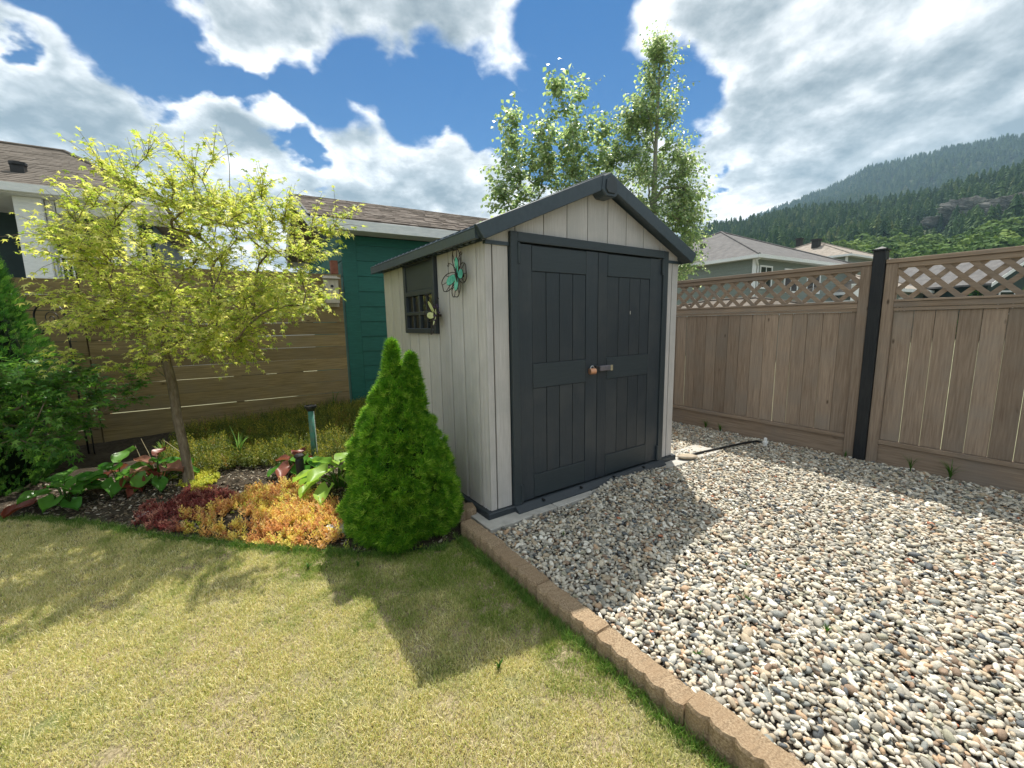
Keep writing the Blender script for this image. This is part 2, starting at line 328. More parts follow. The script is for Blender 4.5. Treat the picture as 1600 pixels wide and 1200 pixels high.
def np_mesh(name, V, Fc, mat, rnd=None, smooth=False):
    """V (n,3); Fc (m,k) faces of equal size"""
    me = bpy.data.meshes.new(name); m, k = Fc.shape
    me.vertices.add(len(V)); me.vertices.foreach_set('co', V.astype(np.float32).ravel())
    me.loops.add(m*k); me.loops.foreach_set('vertex_index', Fc.astype(np.int32).ravel())
    me.polygons.add(m); me.polygons.foreach_set('loop_start', np.arange(0, m*k, k, dtype=np.int32))
    if smooth: me.polygons.foreach_set('use_smooth', np.ones(m, dtype=bool))
    me.update(calc_edges=True); me.validate()
    if rnd is not None:
        at = me.attributes.new('rnd', 'FLOAT', 'FACE'); at.data.foreach_set('value', rnd.astype(np.float32))
    me.materials.append(mat); return me
def frames(dirs, ups):
    """rotation matrices with local y = dirs, local z near ups"""
    y = dirs/np.linalg.norm(dirs, axis=1, keepdims=True); x = np.cross(y, ups)
    x /= np.linalg.norm(x, axis=1, keepdims=True)+1e-9; z = np.cross(x, y)
    return np.stack([x, y, z], axis=2)
def stamp(tv, tf, P, Rm, S):
    tv = np.array(tv, float); tf = np.array(tf, int); n = len(P)
    V = np.einsum('nij,kj->nki', Rm, tv)*S[:, None, None]+P[:, None, :]
    Fc = tf[None]+(np.arange(n)*len(tv))[:, None, None]
    return V.reshape(-1, 3), Fc.reshape(-1, tf.shape[1])
PROTO = bpy.data.collections.new('prototypes')
def scatter(name, protos, P, rot, scl, idx=None, kind='stuff', parent=None):
    """one object of points that carries instances of small meshes"""
    me = bpy.data.meshes.new(name); me.vertices.add(len(P)); me.vertices.foreach_set('co', np.asarray(P, np.float32).ravel()); me.update()
    for nm, typ, key, dat in (('rot', 'FLOAT_VECTOR', 'vector', rot), ('scl', 'FLOAT_VECTOR', 'vector', scl)):
        a = me.attributes.new(nm, typ, 'POINT'); a.data.foreach_set(key, np.asarray(dat, np.float32).ravel())
    a = me.attributes.new('idx', 'INT', 'POINT')
    a.data.foreach_set('value', (rng.integers(0, len(protos), len(P)) if idx is None else idx).astype(np.int32))
    o = link(name, me, parent); o['kind'] = kind
    cl = bpy.data.collections.new(name+'_pieces')
    for i, (m_) in enumerate(protos):
        po = bpy.data.objects.new('%s_%02d' % (name+'_piece', i), m_); cl.objects.link(po)
    g = bpy.data.node_groups.new(name, 'GeometryNodeTree')
    g.interface.new_socket('Geometry', in_out='INPUT', socket_type='NodeSocketGeometry'); g.interface.new_socket('Geometry', in_out='OUTPUT', socket_type='NodeSocketGeometry')
    gi = g.nodes.new('NodeGroupInput'); go = g.nodes.new('NodeGroupOutput'); ip = g.nodes.new('GeometryNodeInstanceOnPoints')
    ci = g.nodes.new('GeometryNodeCollectionInfo'); ci.inputs[0].default_value = cl; ci.inputs['Separate Children'].default_value = True; ci.inputs['Reset Children'].default_value = True
    mp = g.nodes.new('GeometryNodeMeshToPoints') if False else None
    def attr(n, t):
        q = g.nodes.new('GeometryNodeInputNamedAttribute'); q.data_type = t; q.inputs[0].default_value = n
        return [s for s in q.outputs if s.enabled and s.name == 'Attribute'][0]
    er = g.nodes.new('FunctionNodeEulerToRotation')
    g.links.new(attr('rot', 'FLOAT_VECTOR'), er.inputs[0])
    g.links.new(gi.outputs[0], ip.inputs['Points']); g.links.new(ci.outputs[0], ip.inputs['Instance'])
    ip.inputs['Pick Instance'].default_value = True
    g.links.new(attr('idx', 'INT'), ip.inputs['Instance Index']); g.links.new(er.outputs[0], ip.inputs['Rotation']); g.links.new(attr('scl', 'FLOAT_VECTOR'), ip.inputs['Scale'])
    g.links.new(ip.outputs[0], go.inputs[0])
    md = o.modifiers.new('scatter', 'NODES'); md.node_group = g
    return o
def inpoly(P, poly):
    x, y = P[:, 0], P[:, 1]; r = np.zeros(len(P), bool); n = len(poly)
    for i in range(n):
        x1, y1 = poly[i]; x2, y2 = poly[(i+1) % n]
        c = ((y1 > y) != (y2 > y)) & (x < (x2-x1)*(y-y1)/((y2-y1) or 1e-9)+x1); r ^= c
    return r
def pts_in(poly, dens):
    p = np.array(poly); lo = p.min(0); hi = p.max(0); n = int(dens*np.prod(hi-lo))
    q = rng.uniform(lo, hi, (n, 2)); return q[inpoly(q, poly)]
_g = rng.random((64, 64))
def vn(x, y):
    """smooth value noise on arrays"""
    xi = np.floor(x).astype(int); yi = np.floor(y).astype(int); fx = x-xi; fy = y-yi; fx = fx*fx*(3-2*fx); fy = fy*fy*(3-2*fy)
    g = lambda a, b: _g[a % 64, b % 64]
    return (g(xi, yi)*(1-fx)+g(xi+1, yi)*fx)*(1-fy)+(g(xi, yi+1)*(1-fx)+g(xi+1, yi+1)*fx)*fy

# shed frame: u along the door front, v back along the window side
TH = .6067; CX, CY = -.1736, 2.92
FU = np.array([cos(TH), sin(TH)]); FV = np.array([-sin(TH), cos(TH)])
def S(u, v, z=0.): return Vector((CX+u*FU[0]+v*FV[0], CY+u*FU[1]+v*FV[1], z))
def uv_of(P): d = P-np.array([CX, CY]); return d@FU, d@FV
YL = .5444                                               # direction of the left fence and the green building

# ------------------------------------------------------------------ ground sheets
LAWN_Z = -.045
g = MB(); N = 60; ext = 1880
xs = np.sign(np.linspace(-1, 1, N))*np.abs(np.linspace(-1, 1, N))**3*ext
for j, y in enumerate(xs):
    for i, x in enumerate(xs): g.v.append((x, y, -.14))
g.f = [(j*N+i, j*N+i+1, (j+1)*N+i+1, (j+1)*N+i) for j in range(N-1) for i in range(N-1)]; g.a = [0]*len(g.f)
tag(part('ground', g, M['ground']), kind='structure')

BED = [(-6.5, 3.25), (-4.6, 3.17), (-4.11, 3.167), (-3.951, 3.205), (-3.385, 3.106), (-2.897, 2.955), (-2.521, 2.847), (-2.032, 2.741), (-1.629, 2.66), (-1.211, 2.598), (-.858, 2.555), (-.493, 2.63), (-.36, 2.80), (-.29, 2.86)]
c_ = lambda u, v: tuple(S(u, v)[:2])
LAWN = [(-7.5, 3.2)]+BED[1:]+[c_(-.225, .0), c_(-.225, -1.7), c_(-.225, -4.2), (1.2, -.9), (-7.5, -.9)]
def sheet(name, poly, fz, step, mat, kind='structure', grow=0):
    p = np.array(poly); lo = p.min(0)-step; hi = p.max(0)+step
    nx = int((hi[0]-lo[0])/step)+2; ny = int((hi[1]-lo[1])/step)+2
    X, Y = np.meshgrid(lo[0]+np.arange(nx)*step, lo[1]+np.arange(ny)*step); Q = np.stack([X.ravel(), Y.ravel()], 1)
    Z = fz(Q[:, 0], Q[:, 1]); V = np.column_stack([Q, Z]); ii = np.arange((nx)*(ny)).reshape(ny, nx)
    Fq = np.stack([ii[:-1, :-1], ii[:-1, 1:], ii[1:, 1:], ii[1:, :-1]], -1).reshape(-1, 4)
    cen = V[Fq].mean(1)[:, :2]; Fq = Fq[inpoly(cen, poly)]
    used = np.unique(Fq); mp = -np.ones(len(V), int); mp[used] = np.arange(len(used))
    return tag(link(name, np_mesh(name, V[used], mp[Fq], mat, smooth=True)), kind=kind)
def lawn_z(x, y): return LAWN_Z+.012*(vn(x*1.7+9, y*1.7)-.5)+.006*(vn(x*9, y*9+5)-.5)
sheet('lawn', LAWN, lawn_z, .05, M['thatch'])
BEDP = BED+[c_(-.02, 0), c_(-.02, 2.2), (-1.3, 6.4), (-.6, 7.9), (-2.6, 6.75), (-8.2, 3.35)]
def bed_z(x, y):
    e = np.interp(x, [q[0] for q in BED], [q[1] for q in BED]); d = np.clip(y-e, 0, 4)
    return -.075+.055*np.clip(d/.15, 0, 1)+.045*np.clip((d-.5)/1., 0, 1)+.10*np.clip((d-1.5)/1.3, 0, 1)+.03*(vn(x*5, y*5)-.5)+.012*(vn(x*17, y*17)-.5)
sheet('garden_bed', BEDP, bed_z, .06, M['soil'])
GRAV = [c_(-.2, -4.3), c_(-.2, -.02), c_(2.2, -.02), c_(2.2, 5.5), c_(3.78, 5.5), c_(3.78, -5), c_(3., -5.6)]
def grav_z(x, y):
    u, v = uv_of(np.stack([x, y], -1))
    m = .055*np.exp(-((u-1.35)/.42)**2-((v+.20)/.16)**2)+.02*np.exp(-((u-1.9)/.5)**2-((v+.3)/.3)**2)
    return .0+m+.022*(vn(x*2.3, y*2.3)-.5)
sheet('gravel_ground', GRAV, lambda x, y: grav_z(x, y)-.012, .07, M['gravelbed'])

# ------------------------------------------------------------------ shed
W_, D_, HW, HA = 2.2, 2.087, 2.023, 2.580
shed = thing('garden_shed', 'grey resin garden shed with charcoal double doors and gable roof, standing on the gravel', 'shed', tuple(S(0, 0)), TH)
b = MB(); b.box(.022, W_-.022, .022, D_-.022, .07, 2.03); b.prism([(.03, .022, 2.0), (W_-.03, .022, 2.0), (W_/2, .022, 2.50)], (0, D_-.044, 0))
part('inner_wall', b, M['dark'], shed)
def panelx(w, h, ribs=0):      # front panel: width along x, thin in y, outward -y, origin lower left
    b = MB(); b.box(.004, w-.004, 0, .02, 0, h)
    return b
def corr(w, h, n=0):
    """side panel, width along y, outward -x, with shallow ribs"""
    b = MB(); ys = np.linspace(.0045, w-.0045, 9); xs_ = [.006, 0, .0012, .0005, .0025, .0005, .0012, 0, .006]
    if n: xs_ = [.006, 0, .007, .0005, .009, -.003, .006, -.002, .006]
    vs = [(x, y, z) for z in (0, h) for x, y in zip(xs_, ys)]; k = len(ys)
    b.add(vs+[(.022, ys[0], 0), (.022, ys[-1], 0), (.022, ys[0], h), (.022, ys[-1], h)],
          [(i, i+k, i+k+1, i+1) for i in range(k-1)]+[(0, 2*k, 2*k+2, k), (k-1, 2*k-1, 2*k+3, 2*k+1), tuple(range(k, 2*k))+(2*k+3, 2*k+2), tuple(range(k))[::-1]+(2*k, 2*k+1)])
    return b
vd = [0.012, .115, .332, .546, .757, .980, 1.205, 1.425, 1.65, 1.87, D_-.005]
WV0, WV1, WZ0 = .757, 1.449, 1.365
for i in range(len(vd)-1):
    a, c = vd[i], vd[i+1]; z1 = HW-.01
    if a < .1: part('side_panel', corr(c-a, z1-.07, 1), M['siding'], shed, loc=(0, a, .07)); continue
    if a >= .75 and c <= 1.43: z1 = WZ0
    part('side_panel', corr(c-a, z1-.07), M['siding'], shed, loc=(0, a, .07))
for i in range(9):                                       # far side
    w_ = D_/9; o = part('side_panel', corr(w_-.002, HW-.08), M['siding'], shed, loc=(W_, (i+1)*w_, .07), rot=(0, 0, pi))
for a, c in ((0.004, .062), (.065, .197), (2.003, 2.098), (2.101, 2.196)):
    part('front_panel', panelx(c-a, HW-.115), M['siding'], shed, loc=(a, 0, .07), bevel=.0015)
gd = [.02, .26, .52, .75, .97, 1.20, 1.43, 1.66, 1.90, 2.18]
zr = lambda u: HA-.08-abs(u-W_/2)*.43
for a, c in zip(gd[:-1], gd[1:]):
    a2, c2 = a+.004, c-.004; zb_ = 2.045
    if a < .1: zb_ = 1.99; 
    if c > 2.1: zb_ = 1.99
    poly = [(a2, 0, zb_), (c2, 0, zb_)]+([(c2, 0, max(zr(c2), zb_+.005))])+([(W_/2, 0, zr(W_/2))] if a2 < W_/2 < c2 else [])+[(a2, 0, max(zr(a2), zb_+.005))]
    part('gable_panel', MB().prism(poly, (0, .02, 0)), M['siding'], shed)
for y in (D_,):                                          # plain rear wall and gable
    for i in range(8): part('rear_panel', MB().prism([(i*.275+.003, y, .07), (i*.275+.272, y, .07), (i*.275+.272, y, zr(i*.275+.272)), (i*.275+.003, y, zr(i*.275+.003))], (0, -.02, 0)), M['siding'], shed)
for q in ((.004, .198, -.012, .02, 1.975, 2.0), (2.002, W_-.004, -.012, .02, 1.975, 2.0), (-.012, .02, .021, D_, HW-.03, HW)): part('trim_strip', MB().box(*q), M['roofdark'], shed)
b = MB(); b.box(-.035, W_+.035, -.03, D_+.03, .0, .068); part('floor_base', b, M['dark'], shed, bevel=.006)
# roof: two slopes with a bevelled rake edge and low ribs
OH, EO = .082, .11; sl = .430
for sgn in (-1, 1):
    X = lambda d: W_/2+sgn*d
    zt = lambda d: HA-d*sl
    e = W_/2+EO; b = MB()
    b.prism([(X(0), -OH, zt(0)), (X(e), -OH, zt(e)), (X(e-.03), -OH, zt(e)-.066), (X(0), -OH, zt(0)-.06)], (0, D_+2*OH, 0))
    rp = part('roof_panel', b, M['roofdark'], shed, bevel=.004)
    b = MB()
    for k in range(22): 
        y = -OH+.05+k*(D_+2*OH-.1)/21
        b.prism([(X(.06), y, zt(.06)+.001), (X(e-.04), y, zt(e-.04)+.001), (X(e-.05), y, zt(e-.05)+.009), (X(.07), y, zt(.07)+.009)], (0, .022, 0))
    tag(part('roof_rib', b, M['roofdark'], rp), kind='stuff')
    b = MB(); d1 = e
    b.prism([(X(.0), -OH-.028, zt(0)+.012), (X(d1+.012), -OH-.028, zt(d1)+.006), (X(d1-.05), -OH-.028, zt(d1)-.080), (X(0), -OH-.028, zt(0)-.100)], (0, .034, 0))
    part('rake_board', b, M['roofdark'], shed, bevel=.004)
    b = MB(); x0, x1 = sorted((X(e-.002), X(e-.03))); b.box(x0, x1, -OH+.01, D_+OH, zt(e)-.072, zt(e)-.012)
    for k in range(24): b.box(X(e-.03)-.006*sgn, X(e-.05)-.01*sgn, k*D_/24+.02, k*D_/24+.05, zt(e)-.076, zt(e)-.03)
    part('eave_strip', b, M['roofdark'], shed)
b = MB(); b.prism([(W_/2-.095, -.122, HA-.135), (W_/2-.05, -.122, HA-.175), (W_/2+.05, -.122, HA-.175), (W_/2+.095, -.122, HA-.135), (W_/2+.08, -.122, HA-.028), (W_/2, -.122, HA+.010), (W_/2-.08, -.122, HA-.028)], (0, .125, 0))
cap = part('gable_cap', b, M['roofdark'], shed, bevel=.008)
b = MB(); b.prism([(W_/2-.062, -.133, HA-.12), (W_/2-.04, -.133, HA-.15), (W_/2+.04, -.133, HA-.15), (W_/2+.062, -.133, HA-.12), (W_/2+.055, -.133, HA-.055), (W_/2, -.133, HA-.02), (W_/2-.055, -.133, HA-.055)], (0, .01, 0))
part('cap_plate', b, M['dark'], cap, bevel=.003)
b = MB(); b.box(W_/2-.028, W_/2+.028, -OH, D_+OH, HA-.012, HA+.012); part('ridge_strip', b, M['roofdark'], shed, bevel=.005)
# door frame
b = MB(); b.box(.200, .262, -.030, .02, .06, 2.075); b.box(1.930, 2.0, -.030, .02, .06, 2.075); b.box(.262, 1.930, -.030, .02, 2.008, 2.075)
part('door_frame', b, M['darkh'], shed, bevel=.003)
b = MB(); b.prism([(.20, -.085, .015), (.20, -.085, .030), (.20, -.03, .066), (.20, .0, .066), (.20, .0, .012)], (1.80, 0, 0)); th_ = part('threshold', b, M['dark'], shed, bevel=.003)
for x in (.45, .86, 1.27, 1.68): part('threshold_clip', MB().box(x, x+.018, -.062, -.03, .05, .064), M['black'], th_)
def door(x0, x1, s0, s1, divs, name='door'):
    d = MB().box(x0, x1, -.002, .018, .075, 2.0); dr = part('door', d, M['black'], shed)
    for a, c in ((x0, s0), (s1, x1)): part('stile', MB().box(a+.0015, c-.0015, -.016, -.002, .078, 1.998), M['dark'], dr, bevel=.0015)
    for z0, z1 in ((.085, .266), (.950, 1.135), (1.815, 1.992)): part('rail', MB().box(s0+.002, s1-.002, -.0185, -.002, z0, z1), M['darkh'], dr, bevel=.002)
    for z0, z1 in ((.269, .947), (1.138, 1.812)):
        for p, q in zip(divs[:-1], divs[1:]): part('plank', MB().box(p+.003, q-.003, -.012, -.002, z0, z1), M['dark'], dr, bevel=.0015)
    return dr
dl = door(.266, 1.078, .393, .942, [.393, .530, .662, .802, .942])
dr_ = door(1.082, 1.926, 1.192, 1.750, [1.192, 1.337, 1.479, 1.619, 1.750])
for x, z, p in ((.268, 1.93, dl), (.268, .15, dl), (1.915, 1.93, dr_), (1.915, .15, dr_)):
    b = MB().tube([(x, -.03, z-.07), (x, -.03, z+.07)], .011, 8); b.box(x-.006, x+.02, -.03, -.012, z-.06, z+.06); part('hinge', b, M['darkh'], p)
b = MB().box(1.082, 1.225, -.055, -.016, 1.028, 1.072); hd = part('latch_handle', b, M['grip'], dr_, bevel=.006)
b = MB().box(1.20, 1.228, -.060, -.0545, 1.026, 1.074); part('latch_end', b, M['stalk'], hd, bevel=.003)
b = MB().box(1.035, 1.083, -.045, -.016, 1.02, 1.075); part('hasp', b, M['black'], dl, bevel=.004)
b = MB().tube([(.972, -.036, 1.035), (1.022, -.050, 1.035)], .026, 16); pk = part('padlock', b, M['copper'], dl, bevel=0)
b = MB().tube([(.997+.024*cos(t), -.040, 1.045+.034*sin(t)) for t in np.linspace(0, pi, 9)], .0045, 8); part('shackle', b, M['steel'], pk, smooth=True)
b = MB().box(1.486, 1.494, -.0135, -.012, 1.50, 1.53); part('scuff_mark', b, M['paver'], dr_)
# window on the side wall
wf = MB(); X0, X1 = -.028, .02; ws = WV1-WV0
for (a, c, z0, z1) in ((WV0, WV0+.055, WZ0, 2.0), (WV1-.055, WV1, WZ0, 2.0), (WV0+.055, WV1-.055, WZ0, WZ0+.045), (WV0+.055, WV1-.055, 1.70, 1.745), (WV0+.055, WV1-.055, 1.975, 2.0)): wf.box(X0, X1, a, c, z0, z1)
win = part('window', wf, M['dark'], shed, bevel=.003)
part('head_panel', MB().box(-.018, .02, WV0+.058, WV1-.058, 1.748, 1.972), M['darkh'], win, bevel=.002)
b = MB(); mid = (WV0+WV1)/2; b.box(-.022, .0, mid-.02, mid+.02, WZ0+.045, 1.70); b.box(-.0225, .0, WV0+.055, WV1-.055, 1.528, 1.558)
for q in (WV0+.055+(ws/2-.075)/2+.005, WV1-.055-(ws/2-.075)/2-.005): b.box(-.017, .0, q-.009, q+.009, WZ0+.045, 1.70)
part('glazing_bar', b, M['dark'], win, bevel=.002)
cols = [WV0+.055, WV0+.055+(ws/2-.075)/2+.005, mid, WV1-.055-(ws/2-.075)/2-.005, WV1-.055]
for i in range(4):
    for z0, z1 in ((WZ0+.046, 1.527), (1.559, 1.699)): part('pane', MB().box(-.004, .004, cols[i]+.001, cols[i+1]-.001, z0, z1), M['pane'], win)

# pavers that carry the shed, showing as a strip in front of it
u = -.10
for i, L in enumerate((.62, .44, .50, .46, .40, .55)):
    p = tag(part('concrete_paver', MB().box(0, L-.008, 0, .30, 0, .05), M['paver'], None, bevel=.004), ['pale concrete paver at the shed corner beside the tan edging blocks', 'concrete paver under the left end of the door threshold', 'concrete paver under the left door, partly covered by gravel',
        'concrete paver half buried in gravel below the door split', 'concrete paver below the right door', 'sunlit concrete paver at the right corner of the shed'][i], 'paver', 'concrete pavers along the shed front')
    p.location = S(u, -.155, -.028); p.rotation_euler = (0, 0, TH); u += L
st = MB(); st.lathe([(.05, 0), (.085, .015), (.088, .035), (.06, .05), (.02, .054)], 12); o = tag(part('stone', st, M['stonetan'], smooth=True), 'flat tan stone lying on the paver at the right shed corner', 'stone')
o.location = S(2.33, -.10, .028); o.scale = (1.2, .75, .7)

# butterflies on the side wall; local x = -u outward? wall plane local: p = -v (rightwards), q = z
def butterfly(label, v0, z0, wings, glass, k=1., extra=None, tilt=0.):
    r = thing('metal_butterfly', label, 'wall ornament', tuple(S(-.035, v0, z0)), TH, 'butterfly ornaments on the shed wall')
    body = MB().tube([(-.02, .012*k, .055*k), (-.026, 0, 0), (-.02, -.008*k, -.06*k)], [.006*k, .011*k, .004*k], 8)
    part('body', body, M['wire'], r, smooth=True)
    for (L, Wd, ang, gl, gw) in wings:                  # length, width, angle in wall plane (0 = right), inner glass length, width
        a = radians(ang); dx, dz = cos(a), sin(a)
        def P(s, t, o_=-.012): return (o_-s*tilt, -(dx*s-dz*t), dz*s+dx*t)
        out = [(L*(.5-.5*cos(t))**.8*1., Wd*.5*sin(t)*(1+.25*cos(t+.4))*(-1)) for t in np.linspace(0, 2*pi, 26)]
        out = [(L*.5*(1-cos(t)), Wd*.62*sin(t)*(.55+.45*(1-cos(t))/2)) for t in np.linspace(0, 2*pi, 26)]
        out = [(s*(1+.035*cos(5*i)), t) for i, (s, t) in enumerate(out)]
        inn = [(.06*L+gl*.5*(1-cos(t)), gw*.5*sin(t)*(.7+.3*(1-cos(t))/2)) for t in np.linspace(0, 2*pi, 20)]
        b = MB().tube([P(s, t) for s, t in out], .0042*k, 5, cap=False); b.tube([P(s, t) for s, t in inn], .0038*k, 5, cap=False)
        for i in (9, 13, 17): b.tube([P(*inn[int(i*20/26)]), P(*out[i])], .0032*k, 5)
        wp = part('wing', b, M['wire'], r, smooth=True)
        b = MB(); pts = [P(s, t, -.010) for s, t in inn[:-1]]; b.prism(pts, (-.005, 0, 0)); part('wing_glass', b, glass, wp)
    b = MB()
    for sg in (-1, 1):
        pts = []
        for i in range(14):
            q = i/13; a = radians(105-sg*28+sg*-20*q); l = .17*k*q
            pts.append((-.02, -(cos(a)*l), sin(a)*l+.04*k))
        cx_, cz_ = pts[-1][1], pts[-1][2]
        for i in range(8): pts.append((-.02, cx_-sg*.016*k*(sin(i*.7))*(-1), cz_+.014*k*(cos(i*.7)-1)))
        b.tube(pts, .003*k, 5)
    part('antenna', b, M['wire'], r, smooth=True)
    b = MB().box(-.012, .035, -.012, .012, -.01, .01); part('bracket', b, M['wire'], r)
    return r
butterfly('large wire butterfly with teal glass wings on the shed wall right of the window', .300, 1.795,
          [(.18, .125, 84, .115, .062), (.225, .125, 197, .14, .075), (.16, .125, -98, .10, .068), (.165, .14, 3, .095, .075)], M['teal'], .85, tilt=.10)
r2 = butterfly('small purple wire butterfly with pale yellow glass wings overlapping the window edge', .705, 1.515,
          [(.175, .10, 108, .11, .055), (.125, .10, 178, .085, .06), (.155, .07, -80, .07, .03), (.14, .10, 22, .085, .06), (.10, .07, -35, .05, .04)], M['glassy'], .8, tilt=.35)
for i in range(7):
    a = i*.9; part('flower_bead', MB().lathe([(.004, -.006), (.012, 0), (.004, .008)], 8), M['purple'], r2, smooth=True, loc=(-.045-.008*(i % 3), -.10-.035*cos(a), .02+.06*sin(a*1.3)))

# ------------------------------------------------------------------ right fence
PH = TH-.0067; PO = (3.5347, 4.1093, -.03)
def Fp(s, y=0., z=0.): return Vector((PO[0]-sin(PH)*s+cos(PH)*y, PO[1]+cos(PH)*s+sin(PH)*y, z))
HT = 1.968
def panel_fence(label, s0, s1, left_label=None):
    """local x runs away along the fence from s0, outward -y is the gravel side"""
    L = s1-s0; r = thing('lattice_fence', label, 'fence', tuple(Fp(s0, 0, 0)), PH+pi/2, 'fence panels along the gravel')
    # local y>0 points to the gravel
    jw = .085; y0, y1 = -.035, .035
    for x in (0, L-jw): part('frame_post', MB().box(x, x+jw, y0, y1, -.05, HT-.04), M['fence'], r, bevel=.003)
    part('top_rail', MB().box(-.0, L, y0-.012, y1+.012, HT-.038, HT), M['fenceh'], r, bevel=.003)
    part('upper_rail', MB().box(jw, L-jw, y0, y1-.004, HT-.085, HT-.040), M['fenceh'], r, bevel=.003)
    part('middle_rail', MB().box(jw, L-jw, y0, y1, 1.525, 1.575), M['fenceh'], r, bevel=.003)
    part('middle_cap', MB().box(jw, L-jw, y0-.008, y1+.012, 1.577, 1.597), M['fenceh'], r, bevel=.002)
    part('trim_rail', MB().box(jw, L-jw, .006, .026, 1.492, 1.523), M['fenceh'], r, bevel=.002)
    part('bottom_rail', MB().box(jw, L-jw, y0, y1+.004, .205, .245), M['fenceh'], r, bevel=.003)
    part('kickboard', MB().box(jw, L-jw, -.012, .016, -.06, .203), M['fenceh'], r, bevel=.002)
    n = round((L-2*jw)/.1415); pw = (L-2*jw)/n; proto = None
    for i in range(n):
        x = jw+i*pw
        if proto is None:
            proto = part('plank', MB().box(.0018, pw-.0018, -.008, .008, .247, 1.4905), M['fence'], r, bevel=.003, loc=(x, 0, 0))
        else:
            g_ = again(proto, (x+random.uniform(-.0012, .0012), random.uniform(-.0035, .0035), 0), r)
            g_.scale = (.985 if random.random() < .3 else 1, 1, 1)
    # lattice: two crossing layers of slats clipped to the opening
    xa, xb, za, zb = jw, L-jw, 1.598, HT-.086; sw = .040; pit = .1675
    for layer, sg in ((0, 1), (1, -1)):
        yy = (.008, .018) if layer == 0 else (-.006, .0045)
        k = -4
        while True:
            xs0 = xa+k*pit
            if xs0 > xb+.5: break
            k += 1
            # centre line x = xs0 + sg*(z-za)
            hw = sw/2*sqrt(2); poly = []
            def clipline(off):
                q = []
                for z in (za, zb):
                    q.append((xs0+off+sg*(z-za)+(0 if sg > 0 else .0), z))
                return q
            A, B = clipline(-hw), clipline(hw); P4 = [A[0], B[0], B[1], A[1]]
            for ax, lim, keep in ((0, xa, 1), (0, xb, -1)):
                out = []
                for i in range(len(P4)):
                    p, q = P4[i], P4[(i+1) % len(P4)]; ip, iq = (p[ax]-lim)*keep >= 0, (q[ax]-lim)*keep >= 0
                    if ip: out.append(p)
                    if ip != iq: t = (lim-p[ax])/(q[ax]-p[ax]); out.append((p[0]+t*(q[0]-p[0]), p[1]+t*(q[1]-p[1])))
                P4 = out
                if not P4: break
            if len(P4) < 3: continue
            part('lattice_slat', MB().prism([(p[0], yy[0], p[1]) for p in P4], (0, yy[1]-yy[0], 0)), M['fenceh'], r)
    return r
def black_post(s, label):
    r = thing('fence_post', label, 'post', tuple(Fp(s)), PH+pi/2, 'black posts of the lattice fence')
    part('post_shaft', MB().box(-.048, .048, -.045, .055, -.1, 2.055), M['postblack'], r, bevel=.004)
    b = MB(); b.box(-.058, .058, -.055, .065, 2.056, 2.072); b.add([(-.05, -.047, 2.0725), (.05, -.047, 2.0725), (.05, .057, 2.0725), (-.05, .057, 2.0725), (0, .005, 2.098)], [(0, 1, 4), (1, 2, 4), (2, 3, 4), (3, 0, 4), (3, 2, 1, 0)])
    part('post_cap', b, M['postblack'], r)
black_post(0, 'black fence post between the two brown lattice fence panels')
panel_fence('brown plank fence panel with lattice top, left of the black post', .052, 2.53)
panel_fence('brown plank fence panel with lattice top, right of the black post', -2.49, -.052)
black_post(2.582, 'black fence post hidden behind the shed'); black_post(-2.542, 'black fence post outside the right edge of the picture')
panel_fence('brown lattice fence panel behind the shed', 2.634, 5.1)
panel_fence('brown lattice fence panel nearest the viewer', -5.07, -2.594)

# ------------------------------------------------------------------ left fence of horizontal boards
LX, LY = -2.585, 6.59
def board_fence(label, s0, s1, nb):
    """s runs leftwards from the green building's corner"""
    L = s1-s0; r = thing('board_fence', label, 'fence', (LX-cos(YL)*s1, LY-sin(YL)*s1, 0), YL, 'sections of the horizontal board fence')
    for x in (.0, L-.09):
        part('post', MB().box(x, x+.09, .022, .11, -.1, .054+nb*.181-.01), M['fence_b'], r)
    part('post', MB().box(L/2-.045, L/2+.045, .022, .11, -.1, .054+nb*.181-.01), M['fence_b'], r)
    pr = None
    for k in range(nb):
        gap_ = random.choice((.004, .005, .007, .009))
        sag = random.uniform(-.002, .002)
        b = MB(); z0 = .054+k*.181+.001; h = .181-gap_; n_ = 6
        xs_ = np.linspace(.002, L-.002, n_); tops = [h+random.uniform(-.0018, .0012) for _ in xs_]
        vs_ = []
        for x, tt in zip(xs_, tops): vs_ += [(x, -.0, 0), (x, .020, 0), (x, .020, tt), (x, -.0, tt)]
        fs_ = [(0, 1, 2, 3), tuple(4*(n_-1)+i for i in (3, 2, 1, 0))]
        for i in range(n_-1):
            for j in range(4): fs_.append((4*i+j, 4*i+4+j, 4*i+4+(j+1) % 4, 4*i+(j+1) % 4))
        b.add(vs_, fs_); part('board', b, M['fence_b'], r, loc=(0, random.uniform(-.002, .002), z0+sag))
    return r
board_fence('brown horizontal board fence between the maple and the green building', 0.005, 2.93, 12)
board_fence('brown horizontal board fence behind the thuja and the garden hook, one board lower', 2.94, 5.87, 11)
board_fence('brown horizontal board fence outside the left edge of the picture', 5.88, 8.8, 11)
b = MB().box(-.05, .05, -.02, .10, 0, .20); o = tag(part('post_block', b, M['brick'], bevel=.006), 'red brown block on top of the fence beside the birdhouse', 'post block'); o.location = (LX-.09, LY-.01, 2.228); o.rotation_euler = (0, 0, YL)
